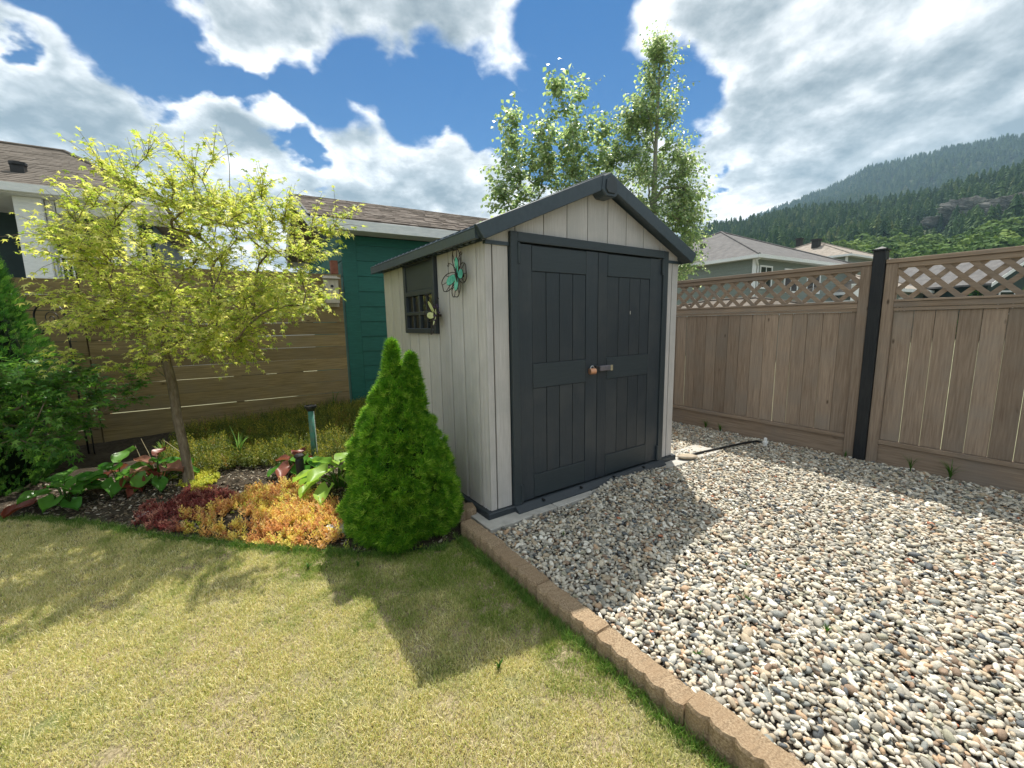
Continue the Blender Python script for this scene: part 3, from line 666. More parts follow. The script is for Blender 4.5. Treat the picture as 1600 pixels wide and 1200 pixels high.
# birdhouse
bh = thing('birdhouse', 'pale wooden birdhouse with round hole on the end of the brown fence', 'birdhouse', (-2.665, 6.39, 1.78), YL)
part('front_board', MB().box(-.09, .09, -.075, -.062, .0, .345), M['birdbox'], bh, bevel=.002)
b = MB(); 
for x in (-.09, .078): b.prism([(x, -.0615, 0), (x, .05, 0), (x, .05, .37), (x, -.0615, .345)], (.012, 0, 0))
part('side_board', b, M['birdbox'], bh); part('floor_board', MB().box(-.077, .077, -.061, .05, .0, .012), M['birdbox'], bh)
part('back_board', MB().box(-.10, .10, .051, .066, -.05, .41), M['birdbox'], bh, bevel=.002)
part('roof_board', MB().prism([(-.115, -.115, .350), (-.115, .05, .375), (-.115, .05, .39), (-.115, -.115, .365)], (.23, 0, 0)), M['birdbox'], bh, bevel=.002)
part('entrance_hole', MB().tube([(0, -.0765, .245), (0, -.074, .245)], .021, 16), M['black'], bh); part('perch', MB().tube([(0, -.10, .19), (0, -.06, .19)], .006, 8), M['birdbox'], bh)

# ------------------------------------------------------------------ green outbuilding
gb = thing('green_outbuilding', 'green sided outbuilding with grey shingle roof and white fascia behind the fence', 'building', (-2.56, 6.605, 0), YL)
L = 4.3; DB = 4.4
part('inner_wall', MB().box(.02, L-.02, .03, DB, -.1, 2.9), M['dkgreen'], gb)
part('corner_board', MB().box(.0, .215, -.004, .028, .10, 2.815), M['green'], gb, bevel=.003)
z = .10
for i in range(12):
    z1 = min(z+.2325, 2.81)
    if z1-z < .05: break
    b = MB(); b.prism([(.217, .002, z), (.217, .014, z1), (.217, .03, z1), (.217, .03, z)], (L-.22, 0, 0)); part('siding_board', b, M['green'], gb); z += .2345
for i in range(12):                                      # left end wall
    z0 = .10+i*.2345
    part('end_board', MB().prism([(.0, .03, z0), (.012, .03, z0+.232), (.03, .03, z0+.232), (.03, .03, z0)], (0, DB-.03, 0)), M['green'], gb)
rz = lambda y: 2.975+(y+.35)*.372
part('gable_wall', MB().prism([(.012, .03, 2.91), (.012, DB, 2.91), (.012, 2.0, rz(2.0)-.10)], (.05, 0, 0)), M['dkgreen'], gb)
gx0 = -.44; gx1 = L+.4
for sgn, nm in ((1, 'front'), (-1, 'rear')):
    e = -.35 if sgn > 0 else 4.35; y2 = 2.0
    zz_ = rz(-.35); b = MB().prism([(gx0, e, zz_-.03), (gx0, y2, rz(2.0)-.03), (gx0, y2, rz(2.0)), (gx0, e, zz_)], (gx1-gx0, 0, 0))
    rp = part('roof', b, M['shingle'], gb)
    b = MB(); nrow = 17; ln = hypot(y2-e, rz(2.0)-zz_)
    for rI in range(nrow):
        t0, t1 = rI/nrow, (rI+1.25)/nrow; t1 = min(t1, 1.)
        ya, yb = e+(y2-e)*t0, e+(y2-e)*t1; za_, zb_ = zz_+(rz(2.)-zz_)*t0, zz_+(rz(2.)-zz_)*t1
        x = gx0-.0-random.random()*.2
        while x < gx1:
            wv_ = random.uniform(.14, .34); xa, xb = max(x, gx0-.01), min(x+wv_-.004, gx1); th0 = random.uniform(.008, .018); dz_ = -random.uniform(0, .012)
            if xb-xa > .02:
                yy = ya+dz_*np.sign(y2-e)
                b.add([(xa, yy, za_+.001), (xb, yy, za_+.001), (xb, yy, za_+th0), (xa, yy, za_+th0), (xa, yb, zb_+.003), (xb, yb, zb_+.003)], [(0, 1, 2, 3), (3, 2, 5, 4), (0, 3, 4), (1, 5, 2)])
            x += wv_
    tag(part('shingle', b, M['shingle'], rp), kind='stuff')
b = MB().box(gx0, gx1, -.375, -.352, 2.815, 2.955); part('fascia_board', b, M['white'], gb, bevel=.003)
part('fascia_board', MB().box(gx0, gx1, 4.352, 4.375, 2.815, 2.955), M['white'], gb)
part('soffit', MB().box(gx0+.02, gx1-.02, -.351, .0, 2.822, 2.84), M['soffit'], gb)
b = MB(); b.prism([(gx0-.022, -.352, 2.815), (gx0-.022, -.352, 2.955), (gx0-.022, 2.0, rz(2.)-.02), (gx0-.022, 2.0, rz(2.)-.17)], (.02, 0, 0)); b.prism([(gx0-.022, 4.352, 2.815), (gx0-.022, 4.352, 2.955), (gx0-.022, 2.001, rz(2.)-.02), (gx0-.022, 2.001, rz(2.)-.17)], (.02, 0, 0))
part('rake_board', b, M['white'], gb)
b = MB(); b.prism([(gx0-.03, -.37, rz(-.37)), (gx0-.03, 2, rz(2.)), (gx0-.03, 2, rz(2.)+.03), (gx0-.03, -.37, rz(-.37)+.02)], (.035, 0, 0)); b.prism([(gx0-.03, 4.37, rz(-.37)), (gx0-.03, 2, rz(2.)), (gx0-.03, 2, rz(2.)+.03), (gx0-.03, 4.37, rz(-.37)+.02)], (.035, 0, 0))
part('drip_edge', b, M['black'], gb)

# ------------------------------------------------------------------ curb of scalloped blocks
def curb_block(lobes=5, L=.445, w=.092, h=.17, seed=0):
    r_ = random.Random(seed); n = lobes*7; top, bot = [], []
    for i in range(n+1):
        t = i/n; ph = (t*lobes) % 1.; s = abs(sin(pi*t*lobes))**.75
        top.append((t*(L-.004), -.0-(.014*s)+r_.uniform(-.0016, .0016)))
    for i in range(n+1):
        t = 1-i/n; bot.append((t*(L-.004), w+.006*abs(sin(pi*t*lobes))+r_.uniform(-.0016, .0016)))
    ring = top+bot; c = MB(); N_ = len(ring); cx_ = sum(p[0] for p in ring)/N_
    lev = [(-h+.03, 0.), (-.012, 0.), (0., .006)]
    for z, ins in lev:
        for (x, y) in ring:
            yy = y+(ins if y < w/2 else -ins); xx = min(max(x, ins), L-.004-ins) if ins else x
            c.v.append((xx, yy, z+(r_.uniform(-.002, .002) if ins else 0)))
    for k in range(len(lev)-1):
        for i in range(N_): c.f.append((k*N_+i, k*N_+(i+1) % N_, (k+1)*N_+(i+1) % N_, (k+1)*N_+i))
    k = (len(lev)-1)*N_
    for i in range(n): c.f.append((k+i, k+i+1, k+N_-2-i, k+N_-1-i))
    c.f.append(tuple(range(N_))[::-1]); c.a = [0]*len(c.f); return c
cb = [curb_block(seed=i).mesh('edging_block', M['curb']) for i in range(3)]
names_ = ['tan edging block first in the row, against the shed corner', 'tan edging block in the shade, second from the shed', 'tan edging block at the end of the shed shadow',
          'sunlit tan edging block whose end meets the raised block', 'raised tan edging block standing higher than its neighbour', 'tan edging block at the bottom edge of the picture',
          'tan edging block just outside the bottom edge', 'tan edging block behind the viewer']
for i, lb in enumerate(names_):
    v1 = .035-.445*i; hi = .045+(.028 if i >= 4 else 0)+random.uniform(-.004, .004)
    o = tag(link('edging_block', cb[i % 3]), lb, 'edging block', 'scalloped edging blocks between lawn and gravel')
    uo = -.238-.004*i+random.uniform(-.004, .004)
    o.location = S(uo, v1, hi); o.rotation_euler = (0, random.uniform(-.01, .01), TH-pi/2+.010*(-1)**i)
sb = curb_block(3, .26, .10, .12, 9).mesh('edging_block', M['curb'])
o = tag(link('edging_block', sb), 'short tan edging block laid across the row at the shed corner', 'edging block', 'scalloped edging blocks between lawn and gravel'); o.location = S(-.30, .185, .075); o.rotation_euler = (0, 0, TH-.25)
o = tag(link('edging_block', sb), 'tan edging block stacked behind the row beside the dwarf spruce', 'edging block', 'scalloped edging blocks between lawn and gravel'); o.location = S(-.30, .32, .05); o.rotation_euler = (0, 0, TH-.1)
# black strip painting the shadow along the soil edge of the bed
b = MB(); n_ = len(BED)
pp = [Vector((x, y, 0)) for x, y in BED[1:]]
for i in range(len(pp)-1):
    a_, c2 = pp[i], pp[i+1]; b.add([(a_.x, a_.y, -.09), (c2.x, c2.y, -.09), (c2.x, c2.y, -.028), (a_.x, a_.y, -.028), (a_.x, a_.y+.006, -.09), (c2.x, c2.y+.006, -.09), (c2.x, c2.y+.006, -.028), (a_.x, a_.y+.006, -.028)],
        [(0, 1, 2, 3), (5, 4, 7, 6), (3, 2, 6, 7)])
tag(part('bed_edge_shade', b, M['hose']), 'thin black strip standing in for the shadow edge between the lawn and the planted bed', 'shade strip')

# ------------------------------------------------------------------ small things in the gravel and the bed
b = MB(); hp = [S(2.32, -.06, .032), S(2.55, -.08, .035), S(2.80, -.11, .032), S(3.05, -.16, .038), S(3.30, -.19, .034), S(3.50, -.23, .03), S(3.60, -.30, .0)]
tag(part('irrigation_hose', b.tube(hp, .0125, 8), M['hose'], smooth=True), 'black hose lying over the gravel from the shed corner to the fence', 'hose')
pv = thing('sprinkler_stub', 'small white plastic pipe stub sticking out of the gravel by the fence', 'pipe stub', tuple(S(3.43, -.36, 0)))
part('pipe', MB().lathe([(.020, -.03), (.020, .05), (.028, .051), (.028, .068), (.020, .07)], 14), M['pvc'], pv); part('cap', MB().lathe([(.017, .0705), (.017, .105), (.013, .11)], 12), M['pvc'], pv)
gp = thing('green_pipe_post', 'weathered green metal pipe with round black cap standing in the bed', 'pipe post', (-2.10, 4.28, .03))
b = MB().tube([(0, 0, -.1), (.0, 0, .55)], .030, 14); part('pipe', b, M['verdigris'], gp, smooth=True)
part('cap', MB().lathe([(.034, .545), (.052, .575), (.056, .58), (.056, .602), (.048, .603), (.046, .592)], 20), M['black'], gp)
o = link('seam', MB().box(.027, .033, -.004, .004, .0, .54).mesh('seam', M['pvc']), gp)
sp = thing('black_garden_light', 'short black garden light on a grey stake beside the bright hosta', 'garden light', (-1.975, 3.73, .0))
part('stake', MB().tube([(0, 0, -.08), (0, 0, .10)], .012, 8), M['birdbox'], sp); part('housing', MB().lathe([(.022, .075), (.034, .10), (.036, .225), (.030, .245)], 16), M['postblack'], sp, smooth=False)
part('head', MB().lathe([(.031, .246), (.042, .252), (.042, .272), (.030, .283), (.008, .286)], 10), M['black'], sp)
b = MB()
# shepherd's crook with a bird and a scroll
ck = thing('garden_hook', 'black shepherd hook with a small bird on top, in front of the left fence', 'garden hook', (-4.96, 4.68, 0))
arc = [(.065, 0, -.1), (.06, 0, .6), (.066, 0, 1.2), (.055, 0, 1.52)]+[(-.115+.17*cos(t), 0, 1.60+.15*sin(t)) for t in np.linspace(0, pi, 14)]+[(-.285, 0, 1.50), (-.27, 0, 1.43), (-.22, 0, 1.42), (-.20, 0, 1.46)]
part('rod', MB().tube(arc, .009, 8), M['black'], ck, smooth=True)
scr = [(-.10+.085*(1-i/26)*cos(i*.42), 0, 1.60-.02+.085*(1-i/26)*sin(i*.42)) for i in range(24)]
part('scroll', MB().tube(scr, .0045, 6), M['black'], ck, smooth=True)
b = MB().tube([(-.17, 0, 1.775), (-.14, 0, 1.785), (-.11, 0, 1.79), (-.075, 0, 1.80), (-.055, 0, 1.815), (-.035, 0, 1.812), (-.02, 0, 1.808)], [.004, .014, .024, .022, .015, .012, .002], 8); b.tube([(-.10, 0, 1.745), (-.10, 0, 1.78)], .004, 5)
part('bird', b, M['black'], ck, smooth=True)
o = link('rod', MB().tube([(-.115+.02, .01, 1.2), (.15, .01, 1.0), (.12, .01, .3), (.13, 0, -.1)], .006, 6).mesh('brace', M['black'], True), ck); o.name = 'brace'
fl = MB(); fl.lathe([(.07, 0), (.11, .01), (.10, .03), (.04, .045)], 7); o = tag(part('rock', fl, M['rock']), 'pale flat rock at the lawn edge of the bed, below the orange stonecrop', 'rock'); o.location = (-1.27, 2.86, -.02); o.scale = (1.1, .7, .8)
fl2 = again(o, (-2.93, 3.16, -.02), scale=(.6, .5, .5)); fl2['label'] = 'small pale rock between the bergenia and the red stonecrop'
fl3 = again(o, (-1.93, 6.25, .14), scale=(.9, .6, 1.3), rot=(0, .5, .4)); fl3['label'] = 'pale rock leaning at the foot of the green building'

# ------------------------------------------------------------------ foliage tools
def maple_leaf():
    tips = [(-100, .55), (-52, .80), (0, 1.0), (52, .80), (100, .55)]; v = [(0, .0, 0)]
    seq = []
    for i, (a, r) in enumerate(tips):
        a_ = radians(a)
        if i: seq.append((radians((a+tips[i-1][0])/2), .30))
        seq.append((a_, r))
    v += [(sin(a)*r, cos(a)*r+.05, -.22*r*r) for a, r in seq]; v[0] = (0, .0, .05)
    return v, [(0, i+1, i) for i in range(1, len(seq))]
def diamond_leaf(w=.42, fold=.12): return [(0, 0, 0), (w, .45, fold), (0, 1, -.08), (-w, .45, fold), (0, .48, 0)], [(0, 1, 4), (1, 2, 4), (2, 3, 4), (3, 0, 4)]
def tuft_tpl(n, spread, width, seed=1, curl=.0):
    r_ = random.Random(seed); v, f = [], []
    for i in range(n):
        a = i*2.4+r_.uniform(-.3, .3); t = spread*sqrt((i+.5)/n)*r_.uniform(.8, 1.15); d = Vector((sin(t)*cos(a), cos(t), sin(t)*sin(a))); L = r_.uniform(.75, 1.1)
        q = d.cross(Vector((r_.uniform(-1, 1), r_.uniform(-1, 1), r_.uniform(-1, 1)))).normalized()*width; b_ = len(v); base = d*.12
        v += [tuple(base-q), tuple(base+q), tuple(d*L)]; f.append((b_, b_+1, b_+2))
    return v, f
def rand_dirs(n, zlo=-1., zhi=1.):
    z = rng.uniform(zlo, zhi, n); a = rng.uniform(0, 2*pi, n); r = np.sqrt(1-z*z); return np.column_stack([r*np.cos(a), r*np.sin(a), z])
def skeleton(trunk, tips, upk=1.2, wig=.05, seg=.13):
    """trunk: list of points. every tip is joined to the nearest node below it by a bent path"""
    pos = [Vector(p) for p in trunk]; par = [-1]+list(range(len(trunk)-1)); st = max(1, int(len(trunk)*.45))
    tips = sorted((Vector(t) for t in tips), key=lambda t: (t-pos[-1]).length)
    ends = []
    for t in tips:
        best, bc = None, 1e9
        for i in range(st, len(pos)):
            d = t-pos[i]; c = d.length*(1+upk*max(0, -d.z/(d.length+1e-6)+.35))
            if c < bc: bc, best = c, i
        p0 = pos[best]; d = t-p0; n = max(2, int(d.length/seg)); prev = best
        base = (p0-pos[par[best]]).normalized() if par[best] >= 0 else Vector((0, 0, 1))
        for k in range(1, n+1):
            q = k/n; p = p0+d*q+base*d.length*.28*q*(1-q)*1.6+Vector([random.gauss(0, wig)*sin(pi*q) for _ in range(3)])*d.length
            pos.append(p); par.append(prev); prev = len(pos)-1
        ends.append(prev)
    return pos, par, ends
def tree(name, label, trunk, tips, bark, leaf_m, r0, leaf_tpl, lsize, twigs, twlen, per, group=None, droop=.35, upk=1.2, tipr=.0028, cat='tree', spread=1., up=.3, kinds=None, wig=.05, reach=4, pexp=2.3):
    pos, par, ends = skeleton(trunk, tips, upk, wig)
    n = len(pos); cnt = np.zeros(n); ch = [[] for _ in range(n)]
    for i, p in enumerate(par):
        if p >= 0: ch[p].append(i)
    for i in range(n-1, -1, -1):
        cnt[i] = max(1, sum(cnt[c] for c in ch[i]))
    pe = math.log(r0/tipr)/math.log(max(2, cnt[0])); rad = [float(tipr*c**pe) for c in cnt]
    base = Vector(trunk[0]); root = thing(name, label, cat, tuple(base), 0, group)
    b = MB(); done = set()
    # draw chains: follow the thickest child
    stack = [0]
    while stack:
        s_ = stack.pop(); chain = [s_]; i = s_
        while ch[i]:
            c = max(ch[i], key=lambda q: rad[q])
            for o_ in ch[i]:
                if o_ != c: stack.append(o_)
            chain.append(c); i = c
        pts = [pos[j]-base for j in chain]; rr = [rad[j] for j in chain]
        if par[s_] >= 0: pts = [pos[par[s_]]-base]+pts; rr = [min(rad[par[s_]], rad[s_]*1.15)]+rr
        if s_ == 0: rr[0] *= 1.35
        if len(pts) > 1: b.tube(pts, rr, 8 if rr[0] > .02 else 5 if rr[0] > .008 else 4, cap=False)
    # twigs with leaves in pairs
    LP, LD, LU, LS = [], [], [], []
    twig = MB(); last = set()
    for e in ends:
        i = e
        for _ in range(reach):
            last.add(i); i = par[i]
            if i < len(trunk): break
    last = list(last); cen = sum(pos[len(trunk):], Vector())/(n-len(trunk))
    for i in last:
        p = pos[i]; d0 = (p-pos[par[i]]).normalized(); outw = (p-cen).normalized()
        for _ in range(twigs):
            d = (d0*.7+outw*.45*spread+Vector((random.gauss(0, .6), random.gauss(0, .6), random.gauss(up, .45)))*spread).normalized(); L_ = twlen*random.uniform(.5, 1.2)
            pts = [p, p+d*L_*.5+Vector((0, 0, .02*L_)), p+d*L_+Vector((0, 0, -droop*.25*L_))]
            twig.tube([q-base for q in pts], [tipr*.8, tipr*.6, tipr*.35], 3, cap=False)
            for k_ in range(per):
                q = (k_+1)/per; lp = p.lerp(pts[2], q)+Vector([random.gauss(0, .008*twlen/.15) for _ in range(3)])
                sd = d.cross(Vector((0, 0, 1))).normalized()*(1 if k_ % 2 else -1) if k_ < per-1 else Vector((0, 0, 0))
                ld = (d*.5+sd*.8+Vector((random.gauss(0, .3), random.gauss(0, .3), -droop+random.gauss(0, .25)))).normalized()
                LP.append(lp-base); LD.append(ld); LU.append(Vector((random.gauss(0, .35), random.gauss(0, .35), 1.))); LS.append(lsize*random.uniform(.6, 1.15))
    part('trunk', b, M[bark], root, smooth=True)
    tw = part('twigs', twig, M[bark], root)
    tw['kind'] = 'stuff'
    LP, LD, LU, LS = (np.array([tuple(q) for q in LP]), np.array([tuple(q) for q in LD]), np.array([tuple(q) for q in LU]), np.array(LS))
    V, Fc = stamp(*leaf_tpl, LP, frames(LD, LU), LS)
    rn = np.repeat(rng.random(len(LP)), len(leaf_tpl[1]))
    cr = link('crown', np_mesh('crown', V, Fc, M[leaf_m], rn), root); cr['kind'] = 'stuff'
    return root, len(LP)
def ell(n, c, r, fn=None, shell=.35):
    out = []
    while len(out) < n:
        d = rand_dirs(1)[0]; k = rng.uniform(shell, 1.)**.6; p = np.array(c)+d*np.array(r)*k
        if fn is None or fn(p): out.append(tuple(p))
    return out

# ------------------------------------------------------------------ the yellow maple
MT = (-3.08, 3.80, -.02)
trunk = [(-3.08, 3.80, -.03), (-3.07, 3.80, .15), (-3.09, 3.81, .38), (-3.12, 3.82, .6), (-3.13, 3.83, .80), (-3.15, 3.85, .95), (-3.17, 3.84, 1.15), (-3.20, 3.87, 1.4)]
tips = ell(205, (-2.84, 3.90, 2.0), (1.13, .80, .90), lambda p: p[0] > -3.86 and p[2] > 1.15+.25*abs(p[0]+3.0) and not (p[0] > -2.3 and p[2] > 2.75))
tips += [(-1.62, 3.6, 2.28), (-1.75, 3.75, 2.10), (-1.95, 3.4, 1.75), (-2.25, 3.6, 1.45), (-2.15, 3.9, 2.66), (-2.0, 3.95, 2.50), (-2.5, 3.8, 2.88), (-2.75, 3.8, 2.85), (-3.05, 3.8, 2.92), (-3.25, 3.9, 2.85), (-3.45, 3.9, 2.78), (-3.65, 3.9, 2.60), (-3.8, 3.85, 2.45), (-3.85, 3.7, 2.2), (-1.5, 3.6, 2.2), (-1.45, 3.7, 2.35),
         (-3.6, 3.4, 1.25), (-3.75, 3.7, 1.5), (-2.9, 3.5, 1.25), (-2.6, 3.6, 1.35), (-3.3, 3.55, 1.15), (-3.0, 3.45, 1.45), (-2.7, 3.4, 1.7), (-3.4, 3.4, 1.7)]
mp_root, nl = tree('japanese_maple', 'young maple with bright yellow green leaves growing in the bed left of the shed', trunk, tips, 'bark', 'maple', .038, maple_leaf(), .045, 5, .25, 9, droop=.45, tipr=.0030, group=None, reach=5)
print('maple leaves', nl)
b = MB().tube([(0, 0, 0), (.02, 0, .18), (.015, 0, .34), (-.03, 0, .5)], [.003, .0025, .002, .001], 4)
o = part('bare_twig', b, M['bark'], mp_root); o.location = Vector((-2.42, 3.85, 2.64))-mp_root.location
trunk = [(-4.95, 3.30, -.05), (-4.9, 3.3, .3), (-4.75, 3.3, .6), (-4.5, 3.33, .8), (-4.2, 3.36, .88)]
tips = ell(70, (-3.95, 3.38, .84), (.72, .45, .40), lambda p: p[2] < 1.22-.35*(p[0]+4.0), .2)+[(-3.2, 3.5, 1.02), (-3.3, 3.55, .85), (-3.25, 3.4, .95), (-4.3, 3.2, .75), (-3.55, 3.2, .78)]
tree('low_maple', 'low dark green maple spreading in front of the thuja at the left edge', trunk, tips, 'bark', 'maple2', .028, maple_leaf(), .052, 6, .17, 6, droop=.35, tipr=.0022)

# ------------------------------------------------------------------ dwarf spruce
def spruce():
    c0 = np.array([-.815, 2.90, -.05]); r = thing('dwarf_spruce', 'dense bright green conical dwarf spruce with two tips beside the shed corner', 'shrub', tuple(c0))
    zs = np.array([0, .05, .13, .24, .36, .50, .68, .85, 1.02, 1.13]); rr = np.array([.24, .33, .375, .39, .37, .325, .265, .20, .145, .075])
    P, N_ = [], []
    for _ in range(16500):
        z = rng.random()**1.2*1.13; a = rng.uniform(0, 2*pi); bump_ = .060*(vn(np.array([a*3.2+3]), np.array([z*9]))[0]-.5)*2+.034*(vn(np.array([a*8.]), np.array([z*22+4]))[0]-.5)*2
        R__ = np.interp(z, zs, rr); R2 = R__*(1+0*z)+bump_*min(1, R__/.25)-rng.random()*.02
        if rng.random() > R__/.42+.12: continue
        P.append((R2*cos(a)*1.0, R2*sin(a), z)); N_.append((cos(a), sin(a), .75+rng.normal(0, .3)))
    for (tx, ty, h0, h1, w0) in ((.0, 0, .95, 1.38, .080), (.125, .0, .92, 1.29, .066)):
        for _ in range(900):
            q = rng.random()**1.2; z = h0+(h1-h0)*q; a = rng.uniform(0, 2*pi); R2 = w0*(1-q)**.75+.008-rng.random()*.01
            R2 *= .72+.6*rng.random(); P.append((tx-.01+R2*cos(a), ty+R2*sin(a), z)); N_.append((cos(a)*.8, sin(a)*.8, 1.1))
    P = np.array(P); N_ = np.array(N_)+rng.normal(0, .22, (len(P), 3))
    tv, tf = tuft_tpl(15, 1.0, .062, 3)
    V, Fc = stamp(tv, tf, P, frames(N_, rand_dirs(len(P))), rng.uniform(.028, .056, len(P)))
    rn = np.clip(np.repeat(rng.beta(.9, 1.3, len(P)), len(tf))+rng.normal(0, .10, len(P)*len(tf)), 0, 1)
    o = link('foliage', np_mesh('foliage', V, Fc, M['spruce'], rn), r); o['kind'] = 'stuff'
    b = MB().lathe([(max(.01, a-.065), z) for a, z in zip(rr, zs)], 20); part('dark_core', b, M['inner'], r, smooth=True)  # solid dark body added to block light inside the foliage
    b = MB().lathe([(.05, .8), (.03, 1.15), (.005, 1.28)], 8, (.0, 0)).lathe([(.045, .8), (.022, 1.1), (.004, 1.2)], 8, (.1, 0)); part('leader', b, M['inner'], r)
    part('trunk', MB().tube([(0, 0, -.06), (0, 0, .3)], .03, 8), M['bark'], r)
spruce()

# ------------------------------------------------------------------ thuja
def thuja(c, H, R, label, n):
    r = thing('thuja', label, 'conifer', c)
    P, D, U = [], [], []
    for _ in range(n):
        z = rng.random()**1.1*H; a = rng.uniform(0, 2*pi); q = z/H; R__ = R*(1-q**1.7)**.8*(.55+.45*min(1, .35+q*4)); lump = .82+.30*vn(np.array([a*2.8+1]), np.array([z*4.5]))[0]+.10*vn(np.array([a*7]), np.array([z*11]))[0]
        R2 = R__*lump-rng.random()*.06
        P.append((R2*cos(a), R2*sin(a), z)); D.append((cos(a)*.7, sin(a)*.7, .8+rng.normal(0, .25))); U.append((rng.normal(), rng.normal(), .2))
    P = np.array(P); D = np.array(D)+rng.normal(0, .2, (len(P), 3)); U = np.array(U)
    tv, tf = [], []
    for k in range(7):
        s = -1 if k % 2 else 1; y = .12+.12*k; b_ = len(tv); L = .42*(1-k*.09)
        tv += [(0, y, 0), (s*L*.75, y+L*.55, .03), (s*L*.45, y+L*.85, .0)]; tf.append((b_, b_+1, b_+2))
    tv += [(-.05, 0, 0), (.05, 0, 0), (0, 1.1, 0)]; tf.append((21, 22, 23))
    V, Fc = stamp(tv, tf, P, frames(D, U), rng.uniform(.045, .085, len(P)))
    o = link('foliage', np_mesh('foliage', V, Fc, M['thuja'], np.repeat(rng.random(len(P)), len(tf))), r); o['kind'] = 'stuff'
    zz = np.linspace(0, .97, 10); part('dark_core', MB().lathe([(max(.02, R*(1-q**1.7)**.8*(.55+.45*min(1, .35+q*4))*.78), q*H) for q in zz], 16), M['innerT'], r, smooth=True)  # added dark solid behind the sprays, shade put into its colour
    part('trunk', MB().tube([(0, 0, -.1), (0, 0, H*.5)], .06, 8), M['bark'], r)
thuja((-5.08, 3.80, -.05), 2.95, .70, 'tall dark green thuja at the left edge of the picture in front of the fence', 12000)

# ------------------------------------------------------------------ aspens behind the shed
def spire(c, z0, z1, w, n):
    out = []
    for _ in range(n):
        q = rng.random()**.85; z = z0+(z1-z0)*q; a = rng.uniform(0, 2*pi); r_ = w*(1-q)**.55*(.35+.65*rng.random()); out.append((c[0]+r_*cos(a), c[1]+r_*sin(a), z))
    return out+[(c[0], c[1], z1)]
al = diamond_leaf(.40, .10)
trunk = [(.9, 8.6, -.1), (.88, 8.6, .8), (.92, 8.62, 1.6), (.90, 8.6, 2.3), (.93, 8.6, 3.0)]
tips = spire((.93, 8.5), 2.6, 5.7, .55, 40)+spire((1.38, 8.7), 2.6, 5.65, .5, 40)+spire((.12, 8.4), 2.6, 5.15, .42, 28)+spire((1.85, 8.9), 2.6, 5.15, .40, 24)+spire((-.05, 8.3), 2.5, 3.9, .35, 14)+spire((.6, 8.5), 2.6, 4.9, .4, 20)
tree('aspen', 'broad aspen with several tops behind the shed roof, left of the taller one', trunk, tips, 'barkp', 'aspen', .06, al, .095, 3, .50, 9, group='aspens behind the shed', droop=.75, upk=3., tipr=.004, wig=.03, spread=1.15, reach=3, up=.7)
trunk = [(3.0, 9.1, -.1), (3.0, 9.1, 1.2), (2.98, 9.1, 2.4), (3.0, 9.1, 3.6), (3.0, 9.1, 4.8), (3.03, 9.1, 6.0), (3.04, 9.1, 6.6)]
tips = spire((3.03, 9.1), 2.4, 6.7, .95, 100)+spire((3.45, 9.0), 2.2, 4.6, .50, 30)+spire((2.5, 9.0), 2.4, 5.5, .40, 26)+spire((2.25, 9.0), 2.4, 4.9, .35, 18)+spire((3.6, 9.1), 2.2, 4.0, .45, 22)
tree('aspen', 'tallest aspen, narrow and pointed, behind the right slope of the shed roof', trunk, tips, 'barkp', 'aspen', .07, al, .070, 4, .48, 11, group='aspens behind the shed', droop=.75, upk=3., tipr=.004, wig=.03, spread=1.15, reach=3, up=.7)

# ------------------------------------------------------------------ big leaved plants
def big_leaf(L, w, cup, wave, seed, heart=.0):
    r_ = random.Random(seed); nx, ny = 6, 8; c = MB(); ph = r_.uniform(0, 6)
    for j in range(ny+1):
        t = j/ny; hw = w*(sin(pi*min(1, t*.96+.04))**.62)*(1-.30*t); 
        for i in range(nx+1):
            s = (i/nx-.5)*2
            c.v.append((s*hw, t*L-heart*abs(s)*(1-t)*.25*L, cup*L*(abs(s)**1.5)*.55-.42*L*t*t*.7+wave*L*.06*sin(t*8+ph+s*2)*abs(s)-(.012*L if abs(s) < .01 else 0)))
    c.f = [(j*(nx+1)+i, j*(nx+1)+i+1, (j+1)*(nx+1)+i+1, (j+1)*(nx+1)+i) for j in range(ny) for i in range(nx)]; c.a = [0]*len(c.f)
    return c
LEAFM = {}
def leaf_mesh(kind, i):
    if (kind, i) not in LEAFM:
        p = dict(hosta=(1., .36, .35, 1.), berg=(1., .44, .42, 1.2), bergr=(1., .42, .4, 1.6))[kind]
        LEAFM[kind, i] = big_leaf(p[0], p[1]*(1+.08*i), p[2], p[3], i, .5).mesh('leaf', M[kind], True)
    return LEAFM[kind, i]
def leafy(name, label, cat, c, leaves, group=None):
    """leaves: (dx, dy, height, azimuth deg, size, tilt deg, kind)"""
    r = thing(name, label, cat, c, 0, group); st = MB()
    for (dx, dy, h, az, sz, tl, kind) in leaves:
        a = radians(az); d = Vector((sin(a), cos(a), 0)); p = Vector((dx, dy, h))
        st.tube([(dx*.15, dy*.15, 0), (dx*.6, dy*.6, h*.75), tuple(p)], [.006, .005, .003], 5)
        o = link('leaf', leaf_mesh(kind, random.randrange(3)), r, loc=p); o.rotation_euler = (radians(tl), random.uniform(-.25, .25), -a); o.scale = (sz, sz, sz)
        if kind == 'bergr': o['label'] = 'red brown leaf'
    part('stem', st, M['tuft'], r)
def ring(n, R, h0, h1, sz, kinds, seed, front=0.):
    r_ = random.Random(seed); out = []
    for i in range(n):
        az = i*137.5+r_.uniform(-15, 15); q = sqrt((i+.5)/n); a = radians(az)
        out.append((sin(a)*R*q, cos(a)*R*q, h0+(h1-h0)*(1-q)+r_.uniform(-.015, .015), az, sz*r_.uniform(.75, 1.15), 35-50*q+r_.uniform(-12, 12), kinds(r_, q)))
    return out
kb = lambda r_, q: 'bergr' if r_.random() < .12+.32*q*q else 'berg'
